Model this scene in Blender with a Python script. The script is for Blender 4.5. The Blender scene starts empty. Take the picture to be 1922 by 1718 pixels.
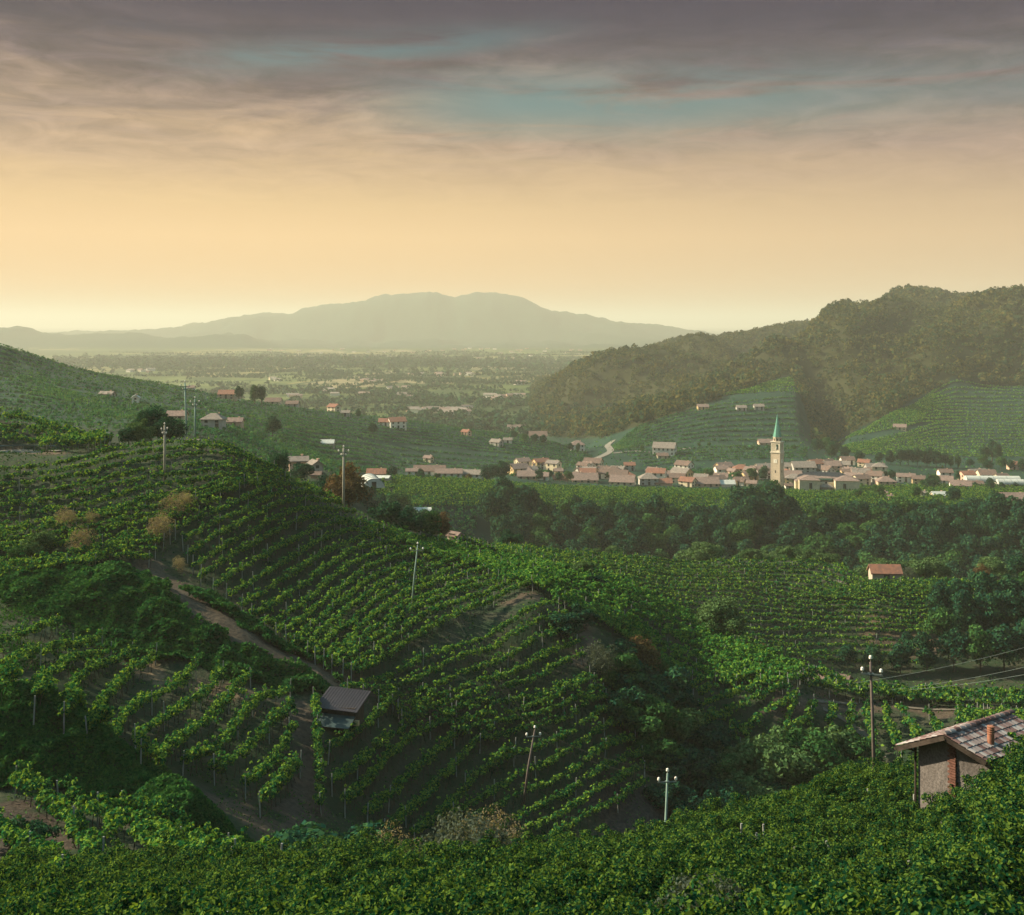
import bpy, bmesh, math, random
import numpy as np
from mathutils import Vector, Matrix, Euler
R_ = math.radians
random.seed(7); RNG = np.random.default_rng(11)
SC = bpy.context.scene; COL = SC.collection
# ------------------------------------------------------------------ camera, sky, sun, exposure
F, CX, HZ, CZ = 2061.0, 961.0, 608.0, 120.0     # focal length (px of the 1922 px wide photo), centre column, horizon line, eye height
cam_d = bpy.data.cameras.new('camera'); cam = bpy.data.objects.new('camera', cam_d); COL.objects.link(cam)
cam.location = (0, 0, CZ); cam.rotation_euler = (R_(90), 0, 0)
cam_d.sensor_width = 36; cam_d.lens = 36 * F / 1922; cam_d.shift_y = -(859 - HZ) / 1922
cam_d.clip_start = 0.5; cam_d.clip_end = 90000
SC.camera = cam
SUN_AZ, SUN_EL = 76.0, 30.0                      # degrees to the left of the view, above the horizon
sd = Vector((-math.sin(R_(SUN_AZ)) * math.cos(R_(SUN_EL)), math.cos(R_(SUN_AZ)) * math.cos(R_(SUN_EL)), math.sin(R_(SUN_EL))))
sl = bpy.data.lights.new('sun', 'SUN'); sl.energy = 5.0; sl.angle = R_(0.6); sl.color = (1.0, 0.84, 0.56)
so = bpy.data.objects.new('sun', sl); COL.objects.link(so); so.rotation_euler = sd.to_track_quat('Z', 'Y').to_euler()
SC.view_settings.view_transform = 'Standard'; SC.view_settings.look = 'None'
SC.view_settings.exposure = 1.2; SC.view_settings.gamma = 1.0
SC.render.engine = 'CYCLES'
SC.cycles.use_denoising = True; SC.cycles.max_bounces = 6; SC.cycles.diffuse_bounces = 3; SC.cycles.glossy_bounces = 2
SC.cycles.transmission_bounces = 4; SC.cycles.transparent_max_bounces = 8; SC.cycles.volume_bounces = 0
SC.cycles.sample_clamp_indirect = 4.0

class NT:                                         # small node-tree helper
    def __init__(s, nt): s.nt = nt; s.n = nt.nodes; s.l = nt.links
    def new(s, t, **k):
        n = s.n.new(t)
        for a, v in k.items():
            if a[0] == '_': n.inputs[a[1:].replace('_', ' ')].default_value = v
            else: setattr(n, a, v)
        return n
    def link(s, a, b): s.l.new(a, b)
    def math(s, op, a, b=None, c=None, clamp=False):
        n = s.n.new('ShaderNodeMath'); n.operation = op; n.use_clamp = clamp
        for i, v in enumerate((a, b, c)):
            if v is None: continue
            if isinstance(v, (int, float)): n.inputs[i].default_value = v
            else: s.l.new(v, n.inputs[i])
        return n.outputs[0]
    def mix(s, f, a, b, mode='MIX'):
        n = s.n.new('ShaderNodeMix'); n.data_type = 'RGBA'; n.blend_type = mode
        for sock, v in ((n.inputs[0], f), (n.inputs[6], a), (n.inputs[7], b)):
            if isinstance(v, (int, float)): sock.default_value = v
            elif isinstance(v, tuple): sock.default_value = (*v[:3], 1)
            else: s.l.new(v, sock)
        return n.outputs[2]
    def ramp(s, f, stops, interp='LINEAR'):
        n = s.n.new('ShaderNodeValToRGB'); cr = n.color_ramp; cr.interpolation = interp
        while len(cr.elements) < len(stops): cr.elements.new(0.5)
        for e, (p, c) in zip(cr.elements, stops):
            e.position = p; e.color = (*c, 1) if isinstance(c, tuple) else (c, c, c, 1)
        s.l.new(f, n.inputs[0]); return n.outputs[0]
    def smooth(s, v, a, b):
        n = s.n.new('ShaderNodeMapRange'); n.interpolation_type = 'SMOOTHSTEP'
        s.l.new(v, n.inputs[0]); n.inputs[1].default_value = a; n.inputs[2].default_value = b
        return n.outputs[0]
    def noise(s, vec, scale, detail=4, rough=0.55, dist=0.0):
        n = s.n.new('ShaderNodeTexNoise'); n.inputs['Scale'].default_value = scale
        n.inputs['Detail'].default_value = detail; n.inputs['Roughness'].default_value = rough
        n.inputs['Distortion'].default_value = dist
        if vec is not None: s.l.new(vec, n.inputs['Vector'])
        return n.outputs[0]
def lin(r, g, b):                                 # sRGB bytes -> linear
    f = lambda c: (c / 255 / 12.92) if c / 255 <= 0.04045 else ((c / 255 + 0.055) / 1.055) ** 2.4
    return (f(r), f(g), f(b))

w = bpy.data.worlds.new('World'); SC.world = w; w.use_nodes = True
W = NT(w.node_tree); W.n.clear()
sky = W.new('ShaderNodeTexSky', sky_type='NISHITA', sun_disc=False)
sky.sun_elevation = R_(SUN_EL); sky.sun_rotation = R_(-SUN_AZ); sky.air_density = 1.5; sky.dust_density = 3.0; sky.ozone_density = 2.0
tc = W.new('ShaderNodeTexCoord'); sep = W.new('ShaderNodeSeparateXYZ'); W.link(tc.outputs['Generated'], sep.inputs[0])
X, Y, Z = sep.outputs
hor = W.math('SQRT', W.math('ADD', W.math('MULTIPLY', X, X), W.math('MULTIPLY', Y, Y)))
t = W.math('DIVIDE', W.math('MAXIMUM', Z, 0.0), W.math('MAXIMUM', hor, 0.02))          # tangent of the elevation
az = W.math('ARCTAN2', X, Y)                                                            # 0 ahead, + to the right
cmb = W.new('ShaderNodeCombineXYZ')                                                     # cloud sheet seen at a slant
W.link(az, cmb.inputs[0]); W.link(W.math('POWER', W.math('ADD', t, 0.03), 0.8), cmb.inputs[1])
def cloudvec(sx, sy, off=0.0, tilt=0.0):
    m = W.new('ShaderNodeMapping'); W.link(cmb.outputs[0], m.inputs[0])
    m.inputs['Scale'].default_value = (sx, sy, 1); m.inputs['Location'].default_value = (off, off * 0.7, off)
    m.inputs['Rotation'].default_value = (0, 0, tilt); return m.outputs[0]
n1 = W.noise(cloudvec(5.0, 26, 3.1, R_(-8)), 1.0, 9, 0.60, 0.7)
n2 = W.noise(cloudvec(16.0, 60, 8.4, R_(20)), 1.0, 9, 0.66, 0.9)
n3 = W.noise(cloudvec(4.2, 34, 5.2, R_(-5)), 1.0, 7, 0.60, 0.9)
lo = [(0.0, lin(212, 166, 110)), (0.12, lin(238, 192, 134)), (0.26, lin(247, 205, 147)), (0.36, lin(234, 196, 142)), (0.50, lin(200, 168, 134)),
      (0.64, lin(160, 136, 120)), (0.80, lin(112, 96, 98)), (0.95, lin(80, 74, 84)), (1.0, lin(74, 72, 84))]
hi = [(0.0, lin(206, 172, 136)), (0.12, lin(214, 181, 142)), (0.26, lin(214, 180, 140)), (0.36, lin(200, 169, 136)), (0.50, lin(168, 142, 128)),
      (0.64, lin(130, 112, 112)), (0.80, lin(96, 86, 96)), (0.95, lin(78, 72, 84)), (1.0, lin(72, 70, 84))]
t3 = W.math('MULTIPLY', t, 1 / 0.30, clamp=True)
t3 = W.math('ADD', t3, W.math('MULTIPLY', W.math('SUBTRACT', n1, 0.5), W.math('MULTIPLY', W.smooth(t3, 0.30, 0.75), -0.62)), clamp=True)
lr = W.smooth(az, -0.30, 0.60)
cloud = W.mix(lr, W.ramp(t3, lo), W.ramp(t3, hi))
bri = W.math('ADD', 1.0, W.math('MULTIPLY', W.math('SUBTRACT', n2, 0.5), W.math('MULTIPLY', W.smooth(t3, 0.28, 0.70), 1.7)))
cloud = W.mix(1.0, cloud, (1, 1, 1), 'MULTIPLY'); vs = W.new('ShaderNodeVectorMath', operation='SCALE'); W.link(cloud, vs.inputs[0]); W.link(bri, vs.inputs['Scale'])
# openings where the blue-green evening sky shows through (two slanting bands of the cloud sheet)
def band(c0, slope, wdt):
    u = W.math('SUBTRACT', W.math('SUBTRACT', t, c0), W.math('MULTIPLY', az, slope))
    return W.math('EXPONENT', W.math('MULTIPLY', W.math('POWER', W.math('DIVIDE', u, wdt), 2.0), -1.0))
b1 = W.math('MULTIPLY', band(0.200, 0.0, 0.030), W.math('MULTIPLY', W.smooth(az, -0.20, 0.02), W.math('SUBTRACT', 1.0, W.math('MULTIPLY', W.smooth(az, 0.10, 0.40), 0.55))))
b2 = W.math('MULTIPLY', band(0.264, 0.12, 0.013), W.math('SUBTRACT', W.smooth(az, -0.36, -0.20), W.smooth(az, -0.06, 0.12)))
gap = W.math('MAXIMUM', b1, b2)
gap = W.math('MULTIPLY', gap, W.smooth(W.math('ADD', W.math('MULTIPLY', n3, 0.6), W.math('MULTIPLY', n1, 0.4)), 0.36, 0.53))
teal = W.mix(0.02, lin(72, 114, 116), sky.outputs[0])
vis = W.mix(W.math('MULTIPLY', gap, 0.9), vs.outputs[0], teal)
vis = W.mix(W.math('MULTIPLY', W.smooth(t, 0.215, 0.30), 0.86), vis, lin(62, 54, 80))
# high sky above the picture: teal fill light added out of view over the physical sky
top = W.mix(0.08, (0.15, 0.41, 0.44), sky.outputs[0])
allsky = W.mix(W.smooth(t, 0.34, 0.75), vis, top)
glow = W.mix(W.math('MULTIPLY', W.smooth(W.math('ABSOLUTE', W.math('ADD', az, R_(SUN_AZ))), 1.3, 0.1), W.smooth(t, 0.9, 0.0)), (1, 1, 1), (1.04, 1.0, 1.0))
allsky = W.mix(1.0, allsky, glow, 'MULTIPLY')
sc10 = W.new('ShaderNodeVectorMath', operation='SCALE'); W.link(allsky, sc10.inputs[0]); sc10.inputs['Scale'].default_value = 4.4
bg = W.new('ShaderNodeBackground'); bg.inputs[1].default_value = 0.1; W.link(sc10.outputs[0], bg.inputs[0])
wo = W.new('ShaderNodeOutputWorld'); W.link(bg.outputs[0], wo.inputs[0])
w.cycles.sampling_method = 'MANUAL'; w.cycles.sample_map_resolution = 512

# ------------------------------------------------------------------ scene bookkeeping
def tag(o, label=None, cat=None, group=None, kind=None):
    if label: o['label'] = label
    if cat: o['category'] = cat
    if group: o['group'] = group
    if kind: o['kind'] = kind
    return o
def empty(name, loc, rz=0, label=None, cat=None, group=None):
    o = bpy.data.objects.new(name, None); o.location = loc; o.rotation_euler = (0, 0, rz)
    o.empty_display_size = 0.5; COL.objects.link(o); return tag(o, label, cat, group)
def link(name, me, parent=None, loc=(0, 0, 0), rot=(0, 0, 0), scale=(1, 1, 1)):
    o = bpy.data.objects.new(name, me); COL.objects.link(o); o.location = loc; o.rotation_euler = rot; o.scale = scale
    if parent: o.parent = parent
    return o
def faces_mesh(name, V, mats, midx=None, smooth=False):
    """V: a list of (N,k,3) loose polygons of k corners, one material each"""
    if not isinstance(V, list): V = [V]
    co = np.concatenate([v.reshape(-1, 3) for v in V]); sz = np.concatenate([np.full(len(v), v.shape[1]) for v in V]); me = bpy.data.meshes.new(name)
    mi = np.concatenate([np.full(len(v), i) for i, v in enumerate(V)])
    me.vertices.add(len(co)); me.vertices.foreach_set('co', np.ascontiguousarray(co, dtype=np.float32).ravel())
    me.loops.add(len(co)); me.loops.foreach_set('vertex_index', np.arange(len(co), dtype=np.int32))
    me.polygons.add(len(sz)); me.polygons.foreach_set('loop_start', np.concatenate([[0], np.cumsum(sz)[:-1]]).astype(np.int32))
    me.polygons.foreach_set('material_index', mi.astype(np.int32))
    for m in mats: me.materials.append(m)
    me.update(calc_edges=True); return me
def poly_mesh(name, verts, faces, mats, midx=None, smooth=False):
    me = bpy.data.meshes.new(name); me.from_pydata([tuple(v) for v in verts], [], faces)
    for m in (mats if isinstance(mats, (list, tuple)) else [mats]): me.materials.append(m)
    if midx is not None: me.polygons.foreach_set('material_index', midx)
    if smooth: me.polygons.foreach_set('use_smooth', [True] * len(me.polygons))
    me.update(); return me
class MB:                                         # collects solids into one mesh
    def __init__(s): s.v = []; s.f = []; s.m = []
    def add(s, vs, fs, m=0):
        b = len(s.v); s.v += [tuple(v) for v in vs]; s.f += [tuple(i + b for i in f) for f in fs]; s.m += [m] * len(fs); return s
    def box(s, c, d, m=0, rz=0, M=None):
        x, y, z = (q / 2 for q in d); vs = [Vector((a * x, b * y, e * z)) for e in (-1, 1) for a, b in ((-1, -1), (1, -1), (1, 1), (-1, 1))]
        if M is None: M = Matrix.Rotation(rz, 3, 'Z')
        vs = [M @ v + Vector(c) for v in vs]
        return s.add(vs, [(3, 2, 1, 0), (4, 5, 6, 7), (0, 1, 5, 4), (1, 2, 6, 5), (2, 3, 7, 6), (3, 0, 4, 7)], m)
    def tube(s, pts, rad, n=8, m=0, cap=True):
        pts = [Vector(p) for p in pts]; rad = rad if isinstance(rad, (list, tuple)) else [rad] * len(pts); vs = []
        for i, p in enumerate(pts):
            d = (pts[min(i + 1, len(pts) - 1)] - pts[max(i - 1, 0)]).normalized()
            a = d.cross(Vector((0, 0, 1)) if abs(d.z) < 0.9 else Vector((1, 0, 0))).normalized(); b = d.cross(a)
            vs += [p + (a * math.cos(2 * math.pi * k / n) + b * math.sin(2 * math.pi * k / n)) * rad[i] for k in range(n)]
        fs = [(i * n + k, i * n + (k + 1) % n, (i + 1) * n + (k + 1) % n, (i + 1) * n + k) for i in range(len(pts) - 1) for k in range(n)]
        if cap: fs += [tuple(range(n))[::-1], tuple(range((len(pts) - 1) * n, len(pts) * n))]
        return s.add(vs, fs, m)
    def lathe(s, prof, n=12, c=(0, 0, 0), m=0):
        vs = [(c[0] + r * math.cos(2 * math.pi * k / n), c[1] + r * math.sin(2 * math.pi * k / n), c[2] + z) for r, z in prof for k in range(n)]
        fs = [(i * n + k, i * n + (k + 1) % n, (i + 1) * n + (k + 1) % n, (i + 1) * n + k) for i in range(len(prof) - 1) for k in range(n)]
        fs += [tuple(range(n))[::-1], tuple(range((len(prof) - 1) * n, len(prof) * n))]
        return s.add(vs, fs, m)
    def mesh(s, name, mats, smooth=False):
        return poly_mesh(name, s.v, s.f, mats, s.m, smooth)
    def obj(s, name, mats, parent=None, smooth=False, **k): return link(name, s.mesh(name, mats, smooth), parent, **k)
def ordinal(n):
    a = 'first second third fourth fifth sixth seventh eighth ninth tenth eleventh twelfth thirteenth fourteenth fifteenth sixteenth seventeenth eighteenth nineteenth'.split()
    tens = {2: ('twenty', 'twentieth'), 3: ('thirty', 'thirtieth'), 4: ('forty', 'fortieth'), 5: ('fifty', 'fiftieth'), 6: ('sixty', 'sixtieth')}
    if n < 20: return a[n - 1]
    return tens[n // 10][1] if n % 10 == 0 else tens[n // 10][0] + '-' + a[n % 10 - 1]

# ------------------------------------------------------------------ numeric helpers
def pchip(x, y, q):
    x = np.asarray(x, float); y = np.asarray(y, float); q = np.clip(q, x[0], x[-1]); n = len(x)
    h = np.diff(x); dl = np.diff(y) / h; m = np.zeros(n); m[0], m[-1] = dl[0], dl[-1]
    for i in range(1, n - 1):
        if dl[i - 1] * dl[i] > 0:
            w1, w2 = 2 * h[i] + h[i - 1], h[i] + 2 * h[i - 1]; m[i] = (w1 + w2) / (w1 / dl[i - 1] + w2 / dl[i])
    k = np.clip(np.searchsorted(x, q, side='right') - 1, 0, n - 2); s = (q - x[k]) / h[k]
    return (2 * s**3 - 3 * s**2 + 1) * y[k] + (s**3 - 2 * s**2 + s) * h[k] * m[k] + (-2 * s**3 + 3 * s**2) * y[k + 1] + (s**3 - s**2) * h[k] * m[k + 1]
_LAT = RNG.random((256, 256))
def vnoise(x, y):
    xi = np.floor(x).astype(int); yi = np.floor(y).astype(int); fx = x - xi; fy = y - yi
    fx = fx * fx * (3 - 2 * fx); fy = fy * fy * (3 - 2 * fy); a = lambda i, j: _LAT[(xi + i) % 256, (yi + j) % 256]
    return (a(0, 0) * (1 - fx) + a(1, 0) * fx) * (1 - fy) + (a(0, 1) * (1 - fx) + a(1, 1) * fx) * fy - 0.5
def fbm(x, y, oct=4, gain=0.5):
    s = 0; a = 1.0
    for o in range(oct): s = s + a * vnoise(x * 2**o + 17.3 * o, y * 2**o + 9.1 * o); a *= gain
    return s
def sstep(v, a, b): u = np.clip((v - a) / (b - a), 0, 1); return u * u * (3 - 2 * u)

# ------------------------------------------------------------------ terrain: ridge and valley lines, each a list of (column, distance, row or ('z', height below the eye))
z_ = lambda v: ('z', v)
LINES = [
 [(-700, 1.5, z_(-4)), (2600, 1.5, z_(-4))],
 [(-700, 24, z_(-14.9)), (0, 24, z_(-14.9)), (960, 24, z_(-14.6)), (1500, 22, z_(-13.4)), (1922, 20, z_(-12.2)), (2600, 18, z_(-10.5))],
 [(-700, 42, z_(-22.8)), (0, 42, z_(-22.8)), (960, 42, z_(-22.2)), (1400, 42, z_(-22.0)), (1700, 42, z_(-21.5)), (1800, 42, z_(-20.2)), (1922, 42, z_(-18.4)), (2200, 42, z_(-16.6))],
 [(-300, 52, 1672), (0, 52, 1672), (300, 52, 1655), (550, 50, 1668), (850, 50, 1662), (1000, 52, 1645), (1200, 55, 1628), (1300, 57, 1600), (1400, 60, 1562), (1500, 62, 1524), (1600, 64, 1498), (1700, 63, 1490), (1800, 60, 1482), (1922, 57, 1460), (2200, 52, 1420)],
 [(-300, 62, 1540), (0, 63, 1540), (250, 67, 1548), (400, 70, 1585), (500, 76, 1600), (700, 88, 1610), (850, 92, z_(-48.5)), (1000, 95, z_(-51)), (1200, 98, z_(-53)), (1400, 105, z_(-57)), (1600, 110, z_(-59)), (1922, 112, z_(-59)), (2200, 112, z_(-58))],
 [(-300, 84, 1335), (0, 84, 1345), (250, 85, 1415), (500, 88, 1490), (600, 92, 1500), (700, 98, 1520), (850, 105, 1545), (1000, 108, 1535), (1120, 112, 1510), (1200, 116, 1500), (1300, 124, 1490), (1400, 132, 1450), (1500, 134, 1430), (1600, 135, 1430), (1750, 132, 1425), (1922, 128, 1415), (2200, 125, 1400)],
 [(-300, 104, 1175), (0, 104, 1190), (250, 104, 1275), (450, 103, 1325), (600, 106, 1345), (750, 116, 1335), (900, 122, 1300), (1050, 130, 1255), (1120, 136, 1235), (1180, 142, 1262), (1260, 146, 1300), (1330, 145, 1305), (1450, 145, 1300), (1600, 147, 1345), (1750, 145, 1352), (1922, 140, 1355), (2200, 136, 1355)],
 [(-300, 126, 1080), (0, 126, 1088), (200, 126, 1092), (400, 126, 1130), (600, 126, 1195), (700, 130, 1180), (780, 136, 1150), (900, 140, 1145), (1000, 144, 1125), (1080, 150, 1140), (1150, 156, 1150), (1250, 162, 1185), (1320, 160, 1225), (1450, 157, 1258), (1600, 154, 1306), (1750, 152, 1318), (1922, 148, 1325), (2200, 145, 1325)],
 [(-300, 158, 862), (0, 158, 862), (130, 160, 858), (240, 168, 842), (330, 171, 835), (400, 172, 832), (500, 172, 872), (560, 172, 915), (640, 173, 958), (700, 175, 982), (760, 180, 1003), (850, 190, 1026), (950, 184, 1060), (1050, 180, 1080), (1130, 180, 1092), (1200, 180, 1120), (1290, 179, 1168), (1355, 177, 1205), (1430, 173, 1236), (1500, 169, 1265), (1600, 162, 1300), (1700, 159, 1309), (1922, 156, 1318), (2200, 154, 1318)],
 [(-300, 235, z_(-27)), (0, 235, z_(-29)), (200, 232, z_(-31)), (400, 230, z_(-34)), (560, 232, z_(-38)), (640, 232, z_(-44)), (760, 226, z_(-47)), (850, 212, z_(-43)), (950, 202, 1050), (1050, 200, z_(-47)), (1130, 200, z_(-51)), (1200, 200, z_(-56)), (1350, 200, z_(-63)), (1500, 197, z_(-67)), (1700, 192, z_(-70)), (1922, 190, z_(-68)), (2200, 188, z_(-66))],
 [(-300, 280, z_(-26)), (0, 280, z_(-28)), (400, 280, z_(-36)), (530, 285, 886), (600, 288, 889), (640, 280, z_(-49)), (760, 268, z_(-56)), (850, 236, z_(-49)), (950, 214, 1040), (1050, 216, 1072), (1200, 218, 1125), (1350, 218, 1182), (1500, 222, 1205), (1700, 222, 1225), (1922, 220, 1225), (2200, 218, 1220)],
 [(-300, 330, z_(-26)), (0, 330, z_(-29)), (300, 330, z_(-36)), (530, 330, 876), (600, 330, 884), (650, 330, 908), (720, 320, z_(-62)), (800, 285, z_(-58)), (880, 228, 1024), (1000, 246, 1032), (1150, 256, 1047), (1280, 262, 1060), (1450, 265, 1058), (1560, 262, 1064), (1640, 248, 1096), (1780, 248, 1096), (1922, 248, 1100), (2200, 246, 1100)],
 [(-300, 385, 792), (0, 385, 792), (200, 385, 792), (400, 390, 805), (530, 395, 852), (600, 395, 872), (650, 385, 905), (700, 372, 965), (800, 356, 1012), (900, 350, z_(-90)), (1000, 345, z_(-98)), (1400, 350, z_(-101)), (1922, 350, z_(-99)), (2200, 350, z_(-97))],
 [(-300, 430, 765), (0, 430, 765), (200, 430, 770), (400, 435, 792), (530, 440, 838), (600, 440, 862), (650, 440, 886), (700, 440, 908), (900, 452, 930), (1100, 462, 950), (1300, 470, 950), (1500, 472, 952), (1700, 465, 955), (1922, 455, 960), (2200, 450, 960)],
 [(-300, 490, 715), (0, 490, 722), (200, 490, 742), (400, 500, 772), (530, 510, 815), (640, 520, 866), (760, 545, 896), (900, 560, 900), (1100, 582, 914), (1300, 600, 917), (1450, 600, 919), (1600, 600, 920), (1800, 612, 914), (1922, 605, 918), (2200, 600, 918)],
 [(-300, 540, 660), (0, 545, 688), (200, 560, 722), (400, 580, 760), (530, 600, 790), (640, 620, 830), (760, 650, 860), (900, 670, 872), (1100, 700, 880), (1300, 705, 884), (1500, 705, 876), (1700, 705, 882), (1800, 705, 888), (1922, 705, 888), (2200, 700, 888)],
 [(-500, 560, 520), (-300, 570, 560), (0, 590, 648), (80, 610, 672), (150, 630, 694), (330, 690, 726), (480, 720, 755), (640, 755, 777), (760, 775, 790), (860, 790, 805), (1000, 820, 823), (1100, 830, 843), (1150, 815, 842), (1230, 805, 842), (1350, 805, 836), (1500, 815, 838), (1560, 830, 850), (1700, 850, 855), (1922, 850, 855), (2200, 850, 850)],
 [(-500, 850, z_(-30)), (-300, 850, z_(-45)), (0, 860, z_(-70)), (330, 900, z_(-92)), (640, 940, z_(-102)), (860, 960, z_(-108)), (1000, 960, z_(-111)), (1090, 950, z_(-108)), (1150, 890, 823), (1200, 900, 799), (1300, 950, 769), (1400, 1000, 750), (1490, 1030, 742), (1545, 1000, 835), (1600, 960, 815), (1700, 1000, 775), (1800, 1000, 792), (1922, 1000, 792), (2200, 1000, 780)],
 [(-500, 1150, z_(-100)), (0, 1150, z_(-112)), (960, 1160, z_(-113)), (1010, 1170, z_(-112)), (1070, 1190, 790), (1150, 1210, 772), (1250, 1250, 745), (1350, 1270, 722), (1430, 1290, 708), (1480, 1290, 704), (1520, 1290, 715), (1600, 1250, 690), (1700, 1200, 708), (1790, 1160, 714), (1922, 1170, 722), (2200, 1170, 700)],
 [(-500, 1450, z_(-113)), (960, 1420, z_(-113)), (1010, 1400, 770), (1070, 1400, 735), (1150, 1420, 712), (1250, 1430, 700), (1350, 1440, 694), (1410, 1440, z_(-84)), (1470, 1440, z_(-82)), (1520, 1430, 668), (1570, 1400, 628), (1600, 1400, 622), (1650, 1400, 620), (1750, 1380, 618), (1922, 1380, 610), (2200, 1380, 590)],
 [(-500, 1650, z_(-113)), (960, 1640, z_(-113)), (985, 1620, 760), (1010, 1600, 738), (1040, 1600, 716), (1100, 1650, 682), (1160, 1700, 672), (1200, 1740, 670), (1270, 1800, 652), (1340, 1850, 645), (1400, 1880, 632), (1440, 1900, 625), (1500, 1900, 620), (1555, 1860, 622), (1600, 1650, 606), (1650, 1600, 585), (1690, 1570, 572), (1740, 1550, 584), (1800, 1550, 577), (1860, 1550, 568), (1922, 1550, 556), (2200, 1550, 540)],
 [(-500, 2000, z_(-113)), (960, 2000, z_(-113)), (1100, 2000, z_(-100)), (1300, 2300, z_(-60)), (1500, 2300, z_(-20)), (1600, 2100, z_(-10)), (1635, 2060, 600), (1670, 2050, 562), (1700, 2060, 549), (1725, 2060, 547), (1755, 2060, 552), (1790, 2060, 565), (1850, 2060, 572), (2200, 2060, 560)],
 [(-500, 2700, z_(-112)), (2200, 2700, z_(-112))],
 [(-500, 3050, 684), (150, 3050, 684), (250, 3050, 681), (420, 3050, 681), (600, 3050, 680), (780, 3050, 682), (900, 3050, 686), (1000, 3050, 688), (1200, 3050, 685), (2200, 3050, 684)],
 [(-500, 3600, z_(-113)), (2200, 3600, z_(-113))],
 [(-500, 4700, z_(-111)), (2200, 4700, z_(-111))],
 [(-500, 5500, 618), (0, 5500, 616), (100, 5500, 626), (200, 5500, 621), (250, 5500, 619), (300, 5500, 627), (360, 5500, 628), (450, 5500, 630), (490, 5500, 640), (540, 5500, 650), (1400, 5500, 649), (2200, 5500, 649)],
 [(-500, 6300, 640), (2200, 6300, 640)],
 [(-500, 7500, 610), (0, 7500, 625), (200, 7500, 624), (330, 7500, 620), (370, 7500, 612), (440, 7500, 599), (490, 7500, 590), (540, 7500, 588), (580, 7500, 577), (640, 7500, 569), (680, 7500, 567), (720, 7500, 557), (760, 7500, 555), (800, 7500, 549), (850, 7500, 559), (905, 7500, 554), (960, 7500, 560), (1020, 7500, 576), (1080, 7500, 595), (1150, 7500, 605), (1250, 7500, 618), (1330, 7500, 628), (1420, 7500, 634), (2200, 7500, 636)],
 [(-500, 10000, z_(-105)), (2200, 10000, z_(-105))],
 [(-500, 42000, z_(-105)), (2200, 42000, z_(-105))],
]
PX = np.concatenate([np.arange(-3600, -700, 145.), np.arange(-700, 2601, 6.), np.arange(2740, 5600, 145.)])
DD = np.concatenate([np.linspace(1.5, 15, 12)[:-1], np.geomspace(15, 320, 400)[:-1], np.geomspace(320, 2100, 170)[:-1], np.geomspace(2100, 10000, 90)[:-1], np.geomspace(10000, 42000, 12)])
kd, kz = [], []
for L in LINES:
    a = np.array([p[0] for p in L], float); d = np.array([p[1] for p in L], float)
    k = np.array([(-p[2][1] / p[1]) if isinstance(p[2], tuple) else (p[2] - HZ) / F for p in L])
    dq = np.interp(PX, a, d); kq = pchip(a, k, PX); kd.append(dq); kz.append(-kq * dq)
kd = np.array(kd); kz = np.array(kz)
for i in range(1, len(kd)): kd[i] = np.maximum(kd[i], kd[i - 1] * 1.015)
ZT = np.empty((len(DD), len(PX)))
for j in range(len(PX)): ZT[:, j] = pchip(kd[:, j], kz[:, j], DD)
GX = (PX[None, :] - CX) / F * DD[:, None]; GY = np.repeat(DD[:, None], len(PX), 1)
ZT += 0.22 * fbm(GX / 4, GY / 4, 3) * sstep(GY, 5, 60) * (1 - sstep(GY, 300, 600))
ZT += 1.1 * fbm(GX / 22, GY / 22, 3) * sstep(GY, 60, 120) * (1 - sstep(GY, 450, 900)) * 0.6
CR = np.minimum(np.abs(GY - kd[20][None, :]), np.abs(GY - kd[21][None, :]))      # folds fade out at the skylines
ZT += (9.0 * fbm(GX / 85, GY / 85, 4) + 62.0 * (0.20 - np.abs(fbm(GX / 190 + GY / 900 + 3.3, GY / 420, 2))) * sstep(CR, 20, 200))  * sstep(GY, 900, 1300) * (1 - sstep(GY, 2300, 2700)) * sstep(ZT, -112, -85)
ZT += 60.0 * (np.abs(fbm(GX / 420, GY / 700, 4)) * -1 + 0.2) * sstep(GY, 5000, 6000) * (1 - sstep(GY, 8800, 9800)) * sstep(ZT, -112, 10) * 0.9
ZT += 38.0 * fbm(GX / 240, GY / 500, 5, 0.62) * sstep(GY, 5000, 5400) * (1 - sstep(GY, 8800, 9800))
RIBS = [([(1605, 1570), (1530, 1430), (1450, 1300)], 24, 75), ([(1725, 1530), (1650, 1400), (1590, 1290)], 24, 62), ([(1850, 1510), (1790, 1340), (1750, 1210)], 26, 66), ([(1340, 1700), (1280, 1550), (1195, 1400)], 16, 70), ([(1200, 1560), (1150, 1460), (1075, 1340)], 11, 55), ([(1930, 1480), (1900, 1350), (1880, 1230)], 22, 60)]
for rl, rh, rw in RIBS:                           # wooded ribs running down from the hill crests
    best = np.full(ZT.shape, 1e9); P_ = [((a - CX) / F * d_, d_) for a, d_ in rl]
    for (x0, y0), (x1, y1) in zip(P_[:-1], P_[1:]):
        dx, dy = x1 - x0, y1 - y0; u = np.clip(((GX - x0) * dx + (GY - y0) * dy) / (dx * dx + dy * dy), 0, 1); best = np.minimum(best, np.hypot(GX - x0 - u * dx, GY - y0 - u * dy))
    ZT += rh * np.clip(1 - best / rw, 0, 1) * sstep(CR, 15, 160)
BUMPS = [(-39.5, 118, 24, 9.5, 3.3, -14), (-34, 75.5, 12.5, 7.5, 4.6, 0), (-20.3, 69, 4.8, 3.6, 2.6, 0), (-96, 192, 31, 20, 7.2, 0)]   # knolls: x, y, half axes, height, turn
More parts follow.
